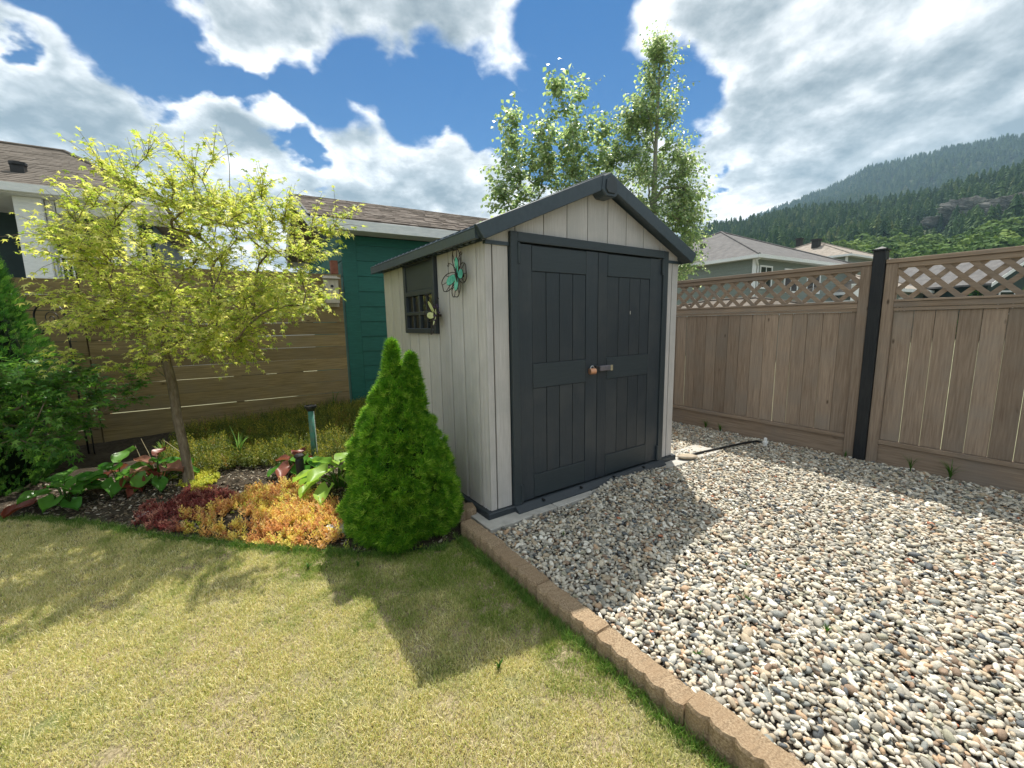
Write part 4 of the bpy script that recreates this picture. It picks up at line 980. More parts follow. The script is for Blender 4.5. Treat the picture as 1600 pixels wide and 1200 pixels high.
leafy('bergenia', 'bergenia with round green leaves at the left front corner of the bed', 'plant', (-3.83, 3.40, -.03), ring(16, .19, .07, .26, .17, kb, 3), 'bergenias in the bed')
leafy('bergenia', 'bergenia with many brownish red leaves among green ones, middle of the left bed', 'plant', (-3.62, 3.68, -.01), ring(17, .21, .07, .28, .18, lambda r_, q: 'bergr' if r_.random() < .45 else 'berg', 5), 'bergenias in the bed')
leafy('bergenia', 'bergenia with deep green leaves nearest the maple trunk', 'plant', (-3.36, 3.80, 0), ring(18, .21, .07, .28, .17, kb, 8), 'bergenias in the bed')
leafy('bergenia', 'small bergenia behind the black garden light', 'plant', (-2.14, 3.98, .0), ring(10, .16, .08, .20, .17, kb, 12), 'bergenias in the bed')
leafy('hosta', 'bright green hosta between the black garden light and the dwarf spruce', 'plant', (-1.58, 3.62, .0), ring(20, .25, .08, .27, .21, lambda r_, q: 'hosta', 15))
leafy('hosta', 'darker hosta half hidden behind the dwarf spruce', 'plant', (-1.30, 3.95, .03), ring(12, .20, .08, .25, .19, lambda r_, q: 'hosta', 21))
# strap leaved plants
def straps(label, c, n, H, seed, cat='plant', mat='blade', w=.011, name='iris'):
    r_ = random.Random(seed); r = thing(name, label, cat, c)
    for i in range(n):
        a = r_.uniform(0, 2*pi); lean = r_.uniform(.15, .75); h = H*r_.uniform(.6, 1.05); b = MB(); k = 7; d = Vector((cos(a), sin(a), 0)); sd = Vector((-sin(a), cos(a), 0))
        for j in range(k+1):
            t = j/k; p = d*(lean*h*t*t)+Vector((0, 0, h*(t-.42*lean*t*t*t))); ww = w*(1-t**2.2)+.0004
            b.v += [tuple(p-sd*ww), tuple(p+sd*ww)]
        b.f = [(2*j, 2*j+1, 2*j+3, 2*j+2) for j in range(k)]; b.a = [0]*k
        part('leaf', b, M[mat], r)
straps('clump of long pale green strap leaves behind the maple trunk', (-2.94, 4.35, .03), 11, .42, 4)
straps('clump of strap leaves in front of the fence behind the bergenia', (-3.75, 4.35, .03), 9, .30, 6, w=.007)
straps('tuft of long green grass at the fence foot left of the green building', (-2.75, 6.35, .12), 16, .42, 7, 'grass tuft', 'tuft', .007, 'grass_tuft')
for i, (s, n, H, lb) in enumerate(((1.62, 26, .17, 'grass tuft at the fence foot left of the white pipe stub'), (1.42, 22, .15, 'grass tuft against the kickboard just behind the hose end'), (.10, 16, .10, 'short grass tuft at the foot of the black post'),
                       (-.40, 9, .20, 'sparse grass sprig against the kickboard right of the black post'), (-.66, 22, .22, 'thick grass tuft against the kickboard right of the black post'))):
    p = Fp(s, -.08, .0); straps(lb, tuple(p), n, H, 30+i, 'grass tuft', 'tuft', .003, 'grass_tuft')
for i, (px_, py_, n, H, lb) in enumerate(((1.43, 1.74, 14, .05, 'tiny weed in the sunlit gravel nearest the viewer'), (1.20, 1.97, 12, .04, 'tiny weed in the gravel beyond the shed shadow tip'), (1.36, 2.28, 10, .04, 'tiny weed farthest out in the sunlit gravel'), (.33, 2.66, 16, .05, 'tiny weed at the paver below the left door'), (.78, 1.62, 12, .04, 'tiny weed in the gravel near the raised edging block'))):
    straps(lb, (px_, py_, .0), n, H, 50+i, 'weed', 'tuft', .003, 'weed')
r_ = random.Random(2)
for i, (x, y, dx, h) in enumerate(((-3.55, 4.0, -.12, .36), (-3.30, 4.15, -.28, .30), (-3.25, 3.98, -.04, .28), (-3.75, 4.1, -.08, .26))):
    o = tag(part('dry_stalk', MB().tube([(0, 0, 0), (dx*.4, 0, h*.6), (dx, .02, h)], [.004, .0035, .002], 4), M['stalk']), ['dry bent stalk behind the bergenias, tallest', 'dry stalk leaning left in front of the fence gap', 'dry upright stalk just left of the maple trunk', 'thin dry stalk at the left of the bed'][i], 'stalk', 'dry stalks in front of the board fence'); o.location = (x, y, .02)

for i, (px_, py_, n, H, w_, lb) in enumerate(((-.08, 1.62, 9, .05, .006, 'small broadleaf weed in the sunlit lawn just beyond the tip of the shed shadow'), (-1.28, 2.40, 12, .05, .006, 'yellow green weed at the lawn edge below the orange stonecrop'), (-.98, 2.42, 10, .045, .005, 'small weed in the lawn at the left foot of the dwarf spruce'))):
    straps(lb, (px_, py_, LAWN_Z+.003), n, H, 70+i, 'weed', 'tuft', w_, 'weed')
# ------------------------------------------------------------------ ground cover
def clump(name, mat, n, R, hgt, w, seed, kind='blade', lean=.5):
    r_ = random.Random(seed); c = MB()
    for i in range(n):
        a = r_.uniform(0, 2*pi); q = R*sqrt(r_.random()); x, y = q*cos(a), q*sin(a); h = hgt*r_.uniform(.45, 1.1); la = r_.uniform(0, 2*pi); l = lean*h*r_.uniform(.1, 1.); rn_ = r_.random()
        if kind == 'blade':
            t = r_.uniform(0, pi); wx, wy = w*cos(t), w*sin(t); mx_, my_ = x+cos(la)*l*.35, y+sin(la)*l*.35
            c.add([(x-wx, y-wy, 0), (x+wx, y+wy, 0), (mx_+wx*.8, my_+wy*.8, h*.6), (mx_-wx*.8, my_-wy*.8, h*.6), (x+cos(la)*l, y+sin(la)*l, h)], [(0, 1, 2, 3), (3, 2, 4)], rn_)
        else:                                            # succulent stem with small leaves
            tx, ty = x+cos(la)*l, y+sin(la)*l; m_ = 11
            for k in range(m_):
                t = .25+.75*k/(m_-1); px, py, pz = x+(tx-x)*t, y+(ty-y)*t, h*t; b_ = k*2.4; ll = w*(1.15-.5*t); up_ = .25+.9*t
                dx, dy = cos(b_)*ll, sin(b_)*ll; sx, sy = -sin(b_)*ll*.30, cos(b_)*ll*.30
                c.add([(px, py, pz), (px+dx*.55+sx, py+dy*.55+sy, pz+ll*up_*.55), (px+dx, py+dy, pz+ll*up_), (px+dx*.55-sx, py+dy*.55-sy, pz+ll*up_*.55)], [(0, 1, 2, 3)], rn_)
    return c.mesh(name, mat)
def carpet(name, label, poly, dens, protos, zf, smin, smax, kind='stuff', thin=None):
    Q = pts_in(poly, dens)
    if thin is not None: Q = Q[thin(Q)]
    P = np.column_stack([Q, zf(Q[:, 0], Q[:, 1])]); n = len(P)
    s = rng.uniform(smin, smax, n); sc = np.column_stack([s, s, s*rng.uniform(.8, 1.2, n)])
    rot = np.column_stack([rng.normal(0, .12, n), rng.normal(0, .12, n), rng.uniform(0, 2*pi, n)])
    o = scatter(name, protos, P, rot, sc); o['label'] = label; return o
M['grass_i'] = M['grass']
lawnp = [clump('lawn_tuft', M['grass'], 46, .040, .020, .0013, 100+i, lean=1.1) for i in range(5)]
LAWN_V = [(-7.5, 3.2)]+BED[1:-1]+[c_(-.262, -.02), c_(-.275, -4.2), (1.2, -.9), (-7.5, -.9)]
def lawn_thin(Q): return (Q[:, 1] > .1) & (Q[:, 0] > -5.2)
lw = carpet('lawn_grass', 'short sun bleached yellow green lawn grass', LAWN_V, 1350, lawnp, lambda x, y: lawn_z(x, y)-.002, .7, 1.25, thin=lawn_thin)
edge = []
for i in range(520):                                     # ranker grass along the blocks and the bed edge
    v = rng.uniform(-2.6, .0); p = S(-.275-abs(rng.normal(0, .022)), v); edge.append((p.x, p.y))
bx = rng.uniform(-4.6, -.45, 620); by = np.interp(bx, [q[0] for q in BED], [q[1] for q in BED])-abs(rng.normal(0, .03, 620))
edge = np.array(edge+list(zip(bx, by))); n = len(edge)
rankp = [clump('rank_tuft', M['tuft'], 16, .022, .055, .0013, 140+i, lean=1.2) for i in range(4)]
o = scatter('edge_grass', rankp, np.column_stack([edge, lawn_z(edge[:, 0], edge[:, 1])]), np.column_stack([rng.normal(0, .15, n), rng.normal(0, .15, n), rng.uniform(0, 6.28, n)]), np.repeat(rng.uniform(.45, 1.1, n)[:, None], 3, 1)); o['label'] = 'longer green grass along the edging blocks and the bed'
chips = [MB().box(-.5, .5, -.22, .22, -.06, .06).mesh('bark_chip', M['chip']) for _ in range(1)]+[MB().add([(-.5, -.2, 0), (.4, -.25, .05), (.5, .15, 0), (-.3, .25, .08), (0, 0, .14)], [(0, 1, 4), (1, 2, 4), (2, 3, 4), (3, 0, 4), (3, 2, 1, 0)]).mesh('bark_chip', M['chip'])]
Q = pts_in([(-4.2, 3.1), (-2.5, 2.86), (-.9, 2.57), (-.4, 2.75), (-.9, 3.9), (-1.6, 4.6), (-3.2, 4.5), (-4.6, 3.9)], 1500); n = len(Q)
s = rng.uniform(.012, .036, n)
o = scatter('bark_mulch', chips, np.column_stack([Q, bed_z(Q[:, 0], Q[:, 1])+.004]), np.column_stack([rng.normal(0, .4, n), rng.normal(0, .4, n), rng.uniform(0, 6.28, n)]), np.column_stack([s, s, s])); o['label'] = 'grey brown bark mulch on the bed'
OR = [(-2.45, 2.89), (-2.60, 3.12), (-2.36, 3.35), (-2.30, 3.62), (-2.02, 3.75), (-1.81, 3.50), (-1.62, 3.40), (-1.42, 3.15), (-1.20, 2.80), (-1.25, 2.62), (-1.45, 2.64), (-1.9, 2.73)]
RD = [(-2.90, 3.00), (-3.10, 3.33), (-3.04, 3.60), (-2.74, 3.66), (-2.40, 3.48), (-2.30, 3.12), (-2.5, 2.90)]
YE = [(-3.33, 3.88), (-3.40, 4.15), (-3.05, 4.10), (-2.72, 3.74), (-2.82, 3.50), (-3.0, 3.60)]
blobn = lambda thr, f=6.: (lambda Q: vn(Q[:, 0]*f+2, Q[:, 1]*f+8) > thr)
sp_o = [clump('stonecrop_sprig', M['sedo'], 3, .026, .068, .019, 160+i, 'stem', .7) for i in range(4)]
sp_y = [clump('stonecrop_sprig', M['sedy'], 4, .022, .038, .014, 170+i, 'stem', .7) for i in range(3)]
sp_r = [clump('stonecrop_sprig', M['sedr'], 4, .022, .040, .013, 180+i, 'stem', .8) for i in range(3)]
carpet('orange_stonecrop', 'orange and yellow stonecrop carpet at the front of the bed', OR, 900, sp_o, lambda x, y: bed_z(x, y)-.004, .8, 1.5, thin=blobn(.20))
carpet('yellow_stonecrop', 'yellow stonecrop tufts mixed into the orange carpet', [(p[0]+.05, p[1]-.03) for p in OR], 420, sp_y, bed_z, .7, 1.4, thin=blobn(.62, 5.))
carpet('red_stonecrop', 'dark red stonecrop patch left of the orange stonecrop', RD, 1300, sp_r, bed_z, .7, 1.4, thin=blobn(.18))
carpet('golden_ground_cover', 'bright golden ground cover round the maple trunk', YE, 700, sp_y, bed_z, .8, 1.6, thin=blobn(.33))
carpet('golden_creeper', 'few golden creeping sprigs under the front of the dwarf spruce', [(-1.15, 2.60), (-.62, 2.56), (-.60, 2.66), (-1.1, 2.72)], 260, sp_y, lambda x, y: bed_z(x, y)-.02, .7, 1.3, thin=blobn(.5, 9.))
sp_j = [clump('cover_sprig', M['jenny'], 6, .045, .13, .016, 190+i, 'stem', .6) for i in range(4)]
BANK = [(-3.5, 4.05), (-3.0, 4.0), (-2.75, 4.12), (-2.2, 4.08), (-1.9, 4.15), (-1.4, 4.25), (-1.15, 4.9), (-1.45, 6.6), (-.4, 7.6), (-.62, 7.75), (-2.56, 6.55), (-4.3, 5.35), (-3.9, 4.5)]
carpet('bank_ground_cover', 'olive and yellow ground cover covering the bank up to the board fence', BANK, 640, sp_j, lambda x, y: bed_z(x, y)-.005, .7, 1.45, thin=blobn(.16, 3.))

# ------------------------------------------------------------------ gravel
def pebble(seed):
    import bmesh
    r_ = np.random.default_rng(seed); bm = bmesh.new(); bmesh.ops.create_icosphere(bm, subdivisions=2, radius=1.)
    sx, sy, sz = 1., r_.uniform(.52, .88), r_.uniform(.36, .60)
    for v in bm.verts:
        n = mnoise.noise(Vector(v.co)*1.1+Vector((seed*3.1, 0, 0))); k = 1+.20*n; v.co = Vector((v.co.x*sx*k, v.co.y*sy*k, v.co.z*sz*k))
    me = bpy.data.meshes.new('pebble'); bm.to_mesh(me); bm.free(); me.polygons.foreach_set('use_smooth', [True]*len(me.polygons)); me.materials.append(M['stone']); return me
peb = [pebble(i) for i in range(10)]
def gravel():
    st = .0222; P, s_ = [], []
    GV = [c_(-.148, -3.4), c_(-.148, -.19), c_(2.34, -.19), c_(2.34, 1.2), c_(2.36, 4.6), c_(3.70, 4.6), c_(3.70, -3.6), c_(3.0, -3.8)]
    GV = [c_(-.148, -3.4), c_(-.148, -.17), c_(.45, -.17), c_(.9, -.155), c_(1.08, -.10), c_(1.7, -.10), c_(2.0, -.16), c_(2.36, -.16), c_(2.30, -.02), c_(2.24, .2), c_(2.24, 4.6), c_(3.70, 4.6), c_(3.70, -3.6), c_(3.0, -3.8)]
    p = np.array(GV); lo, hi = p.min(0), p.max(0)
    for layer in range(2):
        s1 = st*(1 if layer == 0 else 1.55); nx = int((hi[0]-lo[0])/s1); ny = int((hi[1]-lo[1])/(s1*.866))
        X, Y = np.meshgrid(np.arange(nx), np.arange(ny)); x = lo[0]+(X+.5*(Y % 2))*s1+layer*.01; y = lo[1]+Y*s1*.866
        Q = np.stack([x.ravel(), y.ravel()], 1)+rng.normal(0, s1*.26, (X.size, 2)); Q = Q[inpoly(Q, GV)]
        dcam = np.hypot(Q[:, 0], Q[:, 1]); u, v = uv_of(Q)
        if layer: Q = Q[rng.random(len(Q)) < .75]
        sz = np.clip(rng.lognormal(np.log(.0128), .30, len(Q)), .0065, .027)
        z = grav_z(Q[:, 0], Q[:, 1])+.003+layer*.011+rng.normal(0, .0035, len(Q))
        P.append(np.column_stack([Q, z])); s_.append(sz)
    P = np.vstack(P); s = np.concatenate(s_); n = len(P)
    rot = np.column_stack([rng.normal(0, .38, n), rng.normal(0, .38, n), rng.uniform(0, 6.28, n)])
    o = scatter('gravel', peb, P, rot, np.column_stack([s*rng.uniform(.9, 1.35, n), s, s])); o['label'] = 'rounded multicoloured river gravel'; print('stones', n)
gravel()

# ------------------------------------------------------------------ houses beyond the fences
def hip_house(label, c, yaw, A, B, z0, ze, rise, wallm, roofm, oh=.55, cat='house', lap=.20, boards=True, name='house'):
    """c = eave corner nearest the viewer; local x along the right face (length A), local y along the left face (length B)"""
    h = thing(name, label, cat, (c[0], c[1], 0), yaw, 'houses beyond the lattice fence')
    part('wall', MB().box(oh, A-oh, oh, B-oh, z0, ze-.12), wallm, h)
    a = min(A, B)/2; b = MB()
    top = [(a, B/2 if A > B else a, ze+rise), (A-a, B/2 if A > B else B-a, ze+rise)] if A > B else [(A/2, a, ze+rise), (A/2, B-a, ze+rise)]
    ev = [(0, 0, ze), (A, 0, ze), (A, B, ze), (0, B, ze)]
    if A > B: b.add(ev+top, [(0, 1, 5, 4), (1, 2, 5), (2, 3, 4, 5), (3, 0, 4), (3, 2, 1, 0)])
    else: b.add(ev+top, [(0, 1, 4), (1, 2, 5, 4), (2, 3, 5), (3, 0, 4, 5), (3, 2, 1, 0)])
    rf = part('roof', b, roofm, h)
    hp = MB()
    for i, (p, q) in enumerate(((0, 0), (1, 1 if A > B else 0), (2, 1), (3, 0 if A > B else 1))):
        hp.tube([Vector(ev[p])+Vector((0, 0, .02)), Vector(top[q])+Vector((0, 0, .02))], .07, 6)
    hp.tube([Vector(top[0])+Vector((0, 0, .02)), Vector(top[1])+Vector((0, 0, .02))], .07, 6); part('ridge_cap', hp, roofm, rf)
    b = MB(); t = .03
    b.box(-t, A+t, -t, 0, ze-.18, ze+.01); b.box(-t, A+t, B, B+t, ze-.18, ze+.01); b.box(-t, 0, 0.001, B-.001, ze-.18, ze+.01); b.box(A, A+t, .001, B-.001, ze-.18, ze+.01)
    part('gutter', b, M['white'], h); part('soffit', MB().box(.01, A-.01, .01, B-.01, ze-.16, ze-.125), M['soffit'], h)
    for x, y in ((oh, oh), (A-oh, oh), (oh, B-oh)): part('corner_trim', MB().box(x-.08, x+.08, y-.08, y+.08, z0, ze-.16), M['white'], h)
    if boards:
        bb = MB(); z = z0
        while z < ze-.3:
            bb.prism([(oh+.09, oh-.03, z), (oh+.09, oh-.012, z+lap), (oh+.09, oh, z+lap), (oh+.09, oh, z)], (A-2*oh-.18, 0, 0)); bb.prism([(oh-.03, oh+.09, z), (oh-.012, oh+.09, z+lap), (oh, oh+.09, z+lap), (oh, oh+.09, z)], (0, B-2*oh-.18, 0)); z += lap
        tag(part('siding', bb, wallm, h), kind='stuff')
    return h
def house_window(h, x, z, w, hh, face='x', oh=.55, cols=2):
    """face x: on the wall along local x; face y: on the wall along local y"""
    def bx(m, a0, a1, d0, d1, z0, z1): return m.box(a0, a1, oh-d1, oh-d0, z0, z1) if face == 'x' else m.box(oh-d1, oh-d0, a0, a1, z0, z1)
    b = MB(); t = .10
    bx(b, x-t, x, .0, .07, z-t, z+hh+t); bx(b, x+w, x+w+t, .0, .07, z-t, z+hh+t); bx(b, x, x+w, .0, .07, z-t, z); bx(b, x, x+w, .0, .07, z+hh, z+hh+t)
    for i in range(1, cols): bx(b, x+w*i/cols-.03, x+w*i/cols+.03, .0, .06, z, z+hh)
    f = part('window', b, M['white'], h)
    for i in range(cols): part('pane', bx(MB(), x+w*i/cols+.032, x+w*(i+1)/cols-.032, .01, .04, z+.001, z+hh-.001), M['pane'], f)
yh = radians(31)
h1 = hip_house('grey green house with grey hip roof and white trim, largest behind the lattice fence', (13.86, 24.0), yh, 13.5, 13.5, -.1, 4.98, 3.0, M['greysid'], M['shingle_g'])
house_window(h1, 1.15, 3.25, 1.15, 1.15, 'x'); house_window(h1, 3.9, 3.1, 1.5, 1.25, 'x'); house_window(h1, 6.7, 3.1, 1.6, 1.25, 'x')
house_window(h1, 7.2, 3.2, 1.5, 1.2, 'y'); house_window(h1, 10.6, 3.2, 1.2, 1.2, 'y'); house_window(h1, 1.3, .8, 1.3, 1.3, 'x'); house_window(h1, 4.2, .4, 2.0, 1.9, 'x'); house_window(h1, 7.6, .4, 2.2, 1.9, 'x', cols=3)
b = MB().tube([(.22, -.04, 4.85), (.22, .25, 4.72), (.75, .46, 4.45), (.75, .46, .1)], .05, 8); part('downspout', b, M['white'], h1)
for (x, y, k) in ((3.5, 5.6, 1), (2.9, 6.9, 1.0), (4.3, 4.7, .9)):
    z = 4.98+3.0*x/6.75; b = MB().box(-.16*k, .16*k, -.14*k, .14*k, -.1, .20*k); b.box(-.2*k, .2*k, -.18*k, .18*k, .201*k, .24*k); o = part('roof_vent', b, M['black'], h1); o.location = (x-.9, y+1.2, 4.98+3.0*(x-.9)/6.75)
# deck with railing and a lower roof in front of house 1, seen through the lattice
dk = thing('deck', 'raised deck with white railing on the near side of the grey green house', 'deck', (13.86, 24, 0), yh)
part('deck_floor', MB().box(6.0, 11.5, -2.2, .5, 2.3, 2.42), M['soffit'], dk)
b = MB(); b.box(6.0, 11.5, -2.2, -2.15, 3.28, 3.36)
for i in range(46): b.box(6.03+i*.12, 6.06+i*.12, -2.19, -2.16, 2.42, 3.28)
part('railing', b, M['white'], dk)
for x in (6.1, 8.7, 11.3): part('deck_post', MB().box(x-.08, x+.08, -2.18, -2.02, -.1, 2.3), M['white'], dk)
lr = hip_house('low garage with brown roof in front of the grey green house, seen through the lattice', (10.2, 15.6), yh, 5.2, 7.5, -.1, 1.72, .62, M['greysid'], M['shingle_h'], .3, 'garage', name='garage')
h2 = hip_house('distant house with pale tan hip roof and two black chimneys', (32.0, 40.5), yh, 12, 11, 0, 7.3, 2.4, M['greysid'], M['shingle_t'], boards=False)
for x, y, s_ in ((3.6, 4.6, 1.), (5.6, 7.2, .8)):
    b = MB().box(-.35*s_, .35*s_, -.3*s_, .3*s_, -.3, .62*s_); b.box(-.45*s_, .45*s_, -.4*s_, .4*s_, .621*s_, .8*s_); o = part('chimney', b, M['black'], h2); o.location = (x, y, 7.3+2.4*min(x, y)/5.5)
h3 = hip_house('small house with grey roof low behind the lattice right of the black post', (24.3, 26.4), yh, 8, 8, 0, 3.1, 1.35, M['greysid'], M['shingle_t'], boards=False); house_window(h3, 1.2, 1.3, 1.0, 1.2, 'x')
# gabled house further right
h4 = thing('house', 'green house with white gable edges seen through the lattice at the right', 'house', (29.6, 26.5, 0), radians(12), 'houses beyond the lattice fence')
part('wall', MB().prism([(0, 0, -.1), (6, 0, -.1), (6, 0, 3.4), (3, 0, 5.0), (0, 0, 3.4)], (0, 8, 0)), M['dkgreen'], h4)
b = MB(); b.prism([(-.4, -.4, 3.2), (3, -.4, 5.05), (6.4, -.4, 3.2), (6.4, -.4, 3.32), (3, -.4, 5.2), (-.4, -.4, 3.32)], (0, 8.8, 0)); part('roof', b, M['shingle_g'], h4)
b = MB(); b.prism([(-.42, -.43, 3.08), (3, -.43, 4.93), (6.42, -.43, 3.08), (6.42, -.43, 3.3), (3, -.43, 5.15), (-.42, -.43, 3.3)], (0, .025, 0)); part('barge_board', b, M['white'], h4)
b = MB()
for x in (1.0, 3.4):
    for q in (x, x+1.3): b.box(q, q+.12, -.03, -.005, 1.4, 2.9)
    b.box(x+.121, x+1.299, -.03, -.005, 1.4, 1.5); b.box(x+.121, x+1.299, -.03, -.005, 2.8, 2.9)
wf_ = part('window', b, M['white'], h4); part('pane', MB().box(1.13, 2.29, -.02, -.004, 1.51, 2.79), M['pane'], wf_); part('pane', MB().box(3.53, 4.69, -.02, -.004, 1.51, 2.79), M['pane'], wf_)
for (x, y, hgt, R, lb) in ((27.3, 24.9, 3.3, .8, 'clipped dark cedar behind the lattice, left of two'), (31.0, 25.2, 4.1, .95, 'clipped dark cedar behind the lattice, right of two')):
    thuja((x, y, -.1), hgt, R, lb, 1500)

# ------------------------------------------------------------------ house and trailer on the left
lh = thing('house', 'house with brown shingle roof, white column and porch railing behind the thuja and maple', 'house', (-11.45, 9.95, 0), YL)
# local x along the eave (to the right), local y away
XA, XB = -6., 2.9; ze = 4.78; dy = 4.6; rise = 2.15
def hx(t): return XB-2.6*t
b = MB(); b.add([(XA, 0, ze), (XB, 0, ze), (XB-2.8, dy, ze+rise), (XA, dy, ze+rise), (XA, 2*dy, ze), (XB, 2*dy, ze)], [(0, 1, 2, 3), (3, 2, 5, 4), (1, 5, 2), (0, 4, 5, 1)])
lr_ = part('roof', b, M['shingle_h'], lh)
b = MB(); b.tube([(XA, dy, ze+rise+.02), (XB-2.8, dy, ze+rise+.02), (XB, 0, ze+.02)], .05, 6); part('ridge_cap', b, M['shingle_h'], lr_)
b = MB().box(-.12, .12, -.1, .1, -.1, .16); b.tube([(0, 0, .15), (0, 0, .22)], .16, 10); o = part('roof_vent', b, M['black'], lh); o.location = (.05, 1.15, ze+rise*1.15/dy)
b = MB(); 
nrow = 26; rr_ = random.Random(4)
for i in range(nrow):
    t0, t1 = i/nrow, min(1, (i+1.1)/nrow); x = XA
    while x < XB-2.8*t0:
        w_ = rr_.uniform(.25, .6); xe = min(x+w_-.008, XB-2.8*t0-.02); th0 = rr_.uniform(.008, .022)
        if xe-x > .03: b.add([(x, t0*dy, ze+rise*t0+.002), (xe, t0*dy, ze+rise*t0+.002), (xe, t0*dy, ze+rise*t0+th0), (x, t0*dy, ze+rise*t0+th0), (x, t1*dy, ze+rise*t1+.004), (xe, t1*dy, ze+rise*t1+.004)], [(0, 1, 2, 3), (3, 2, 5, 4)])
        x += w_
tag(part('shingle', b, M['shingle_h'], lr_), kind='stuff')
part('gutter', MB().box(XA, XB+.02, -.12, -.002, ze-.19, ze-.01), M['white'], lh)
part('soffit', MB().box(XA, XB-.02, .001, 2.6, ze-.22, ze-.18), M['soffit'], lh)
part('wall', MB().box(XA, XB-.6, 2.4, 2*dy-.6, -.1, ze-.221), M['dkgreen'], lh)
part('porch_beam', MB().prism([(.62, .35, ze-.75), (.62, .35, ze-.23), (.62, 2.39, ze-.23), (.62, 2.39, ze-.95)], (.16, 0, 0)), M['soffit'], lh)
part('beam', MB().box(.80, 2.25, .35, .5, ze-.50, ze-.225), M['white'], lh)
part('column', MB().box(.12, .60, .25, .75, 2.6, ze-.222), M['white'], lh, bevel=.01); part('column', MB().box(1.95, 2.25, .25, .6, 2.6, ze-.51), M['white'], lh, bevel=.01)
part('porch_floor', MB().box(XA, XB-.6, .2, 2.39, 2.3, 2.5), M['soffit'], lh)
b = MB(); b.box(.602, 1.948, .32, .38, 3.22, 3.29); b.box(.602, 1.948, .33, .37, 2.58, 2.62)
for i in range(13): b.box(.62+i*.1, .65+i*.1, .335, .365, 2.62, 3.22)
part('railing', b, M['white'], lh)
b = MB()
for x in (1.2,):
    for q in (x, x+.9): b.box(q, q+.09, 2.33, 2.398, 3.0, 4.1)
    b.box(x+.091, x+.899, 2.33, 2.398, 4.02, 4.1); b.box(x+.091, x+.899, 2.33, 2.398, 3.0, 3.08)
wf_ = part('window', b, M['white'], lh); part('pane', MB().box(1.292, 2.098, 2.36, 2.395, 3.081, 4.019), M['pane'], wf_)
tr = thing('trailer', 'white vehicle roof showing just above the board fence behind the maple', 'trailer', (-8.3, 10.1, -.25), YL)
b = MB().prism([(0, 0, .55), (4.4, 0, .55), (4.4, 0, 2.95), (4.25, 0, 3.12), (.15, 0, 3.12), (0, 0, 2.9)], (0, 2.2, 0)); part('body', b, M['white'], tr, bevel=.03)
part('window', MB().box(.9, 2.1, -.015, -.001, 1.7, 2.4), M['pane'], tr); part('window', MB().box(2.7, 3.7, -.015, -.001, 1.7, 2.4), M['pane'], tr)
for x in (1.7, 2.6): part('wheel', MB().tube([(x, .02, .34), (x, .25, .34)], .34, 16), M['hose'], tr)

# ------------------------------------------------------------------ hills and their forest
def azel_ridge(pts):
    a = np.array(pts); return lambda az: np.interp(az, a[:, 0], a[:, 1])
NEAR = azel_ridge([(-25, 1.5), (0, 3.5), (14, 6.5), (22.67, 9.3), (25.5, 10.1), (29.2, 10.2), (33.1, 10.5), (36.7, 10.5), (40., 10.4), (42.3, 10.4), (44.4, 10.5), (46.3, 10.8), (48.1, 11.0), (49.3, 11.2), (60, 12.2), (80, 11), (110, 6), (150, 2)])
FAR = azel_ridge([(-40, .5), (-10, 2.5), (5, 5.0), (15, 7.5), (22.67, 9.2), (29.15, 11.0), (31.16, 11.6), (34.15, 12.4), (36.55, 13.1), (38.96, 14.2), (41.27, 14.25), (43.41, 14.4), (45.36, 14.5), (47.23, 14.4), (49, 14.3), (60, 15.5), (80, 13), (110, 8), (150, 2)])
def hill(name, ridge, r0, r1, e0, az0, az1, na, nr, amp, mat, sd):
    az = np.linspace(az0, az1, na); t = np.linspace(0, 1, nr)
    A, T = np.meshgrid(az, t); Rr = r0+(r1-r0)*T; top = ridge(A)
    E = np.radians(e0+(top-e0)*np.clip(T/.93, 0, 1)**.8); E = np.where(T > .93, np.radians(top)*(1-(T-.93)*1.2), E)
    fade = np.sin(np.pi*np.clip(T/.93, 0, 1))
    Z = EYE+Rr*np.tan(E)+amp*fade*((vn(A*.35+sd, T*6+sd)-.5)*2+.6*(vn(A*1.1+sd, T*17)-.5)+.35*(vn(A*3, T*40+sd)-.5)); Z = np.where(T == 0, -8, Z)
    X = Rr*np.sin(np.radians(A)); Y = Rr*np.cos(np.radians(A)); V = np.column_stack([X.ravel(), Y.ravel(), Z.ravel()])
    i = np.arange(na*nr).reshape(nr, na); Fq = np.stack([i[:-1, :-1], i[:-1, 1:], i[1:, 1:], i[1:, :-1]], -1).reshape(-1, 4)
    tag(link(name, np_mesh(name, V, Fq, mat, smooth=True)), kind='structure'); return (A, T, X, Y, Z)
def hill_pts(h, n, tmax=.97, tmin=.02, pw=1.):
    A, T, X, Y, Z = h; nr, na = A.shape; a = rng.uniform(0, na-1.001, n); t = (tmin+(tmax-tmin)*rng.random(n)**pw)*(nr-1.001); i, j = t.astype(int), a.astype(int); fi, fj = t-i, a-j
    f = lambda G: (G[i, j]*(1-fi)*(1-fj)+G[i+1, j]*fi*(1-fj)+G[i, j+1]*(1-fi)*fj+G[i+1, j+1]*fi*fj)
    return np.column_stack([f(X), f(Y), f(Z)]), f(A), f(T)
near = hill('wooded_hill', NEAR, 150, 620, 2.2, -25, 130, 240, 70, 7., M['hill'], 3.)
far = hill('mountain', FAR, 640, 1750, 6.5, -40, 130, 240, 60, 26., M['hill'], 11.)
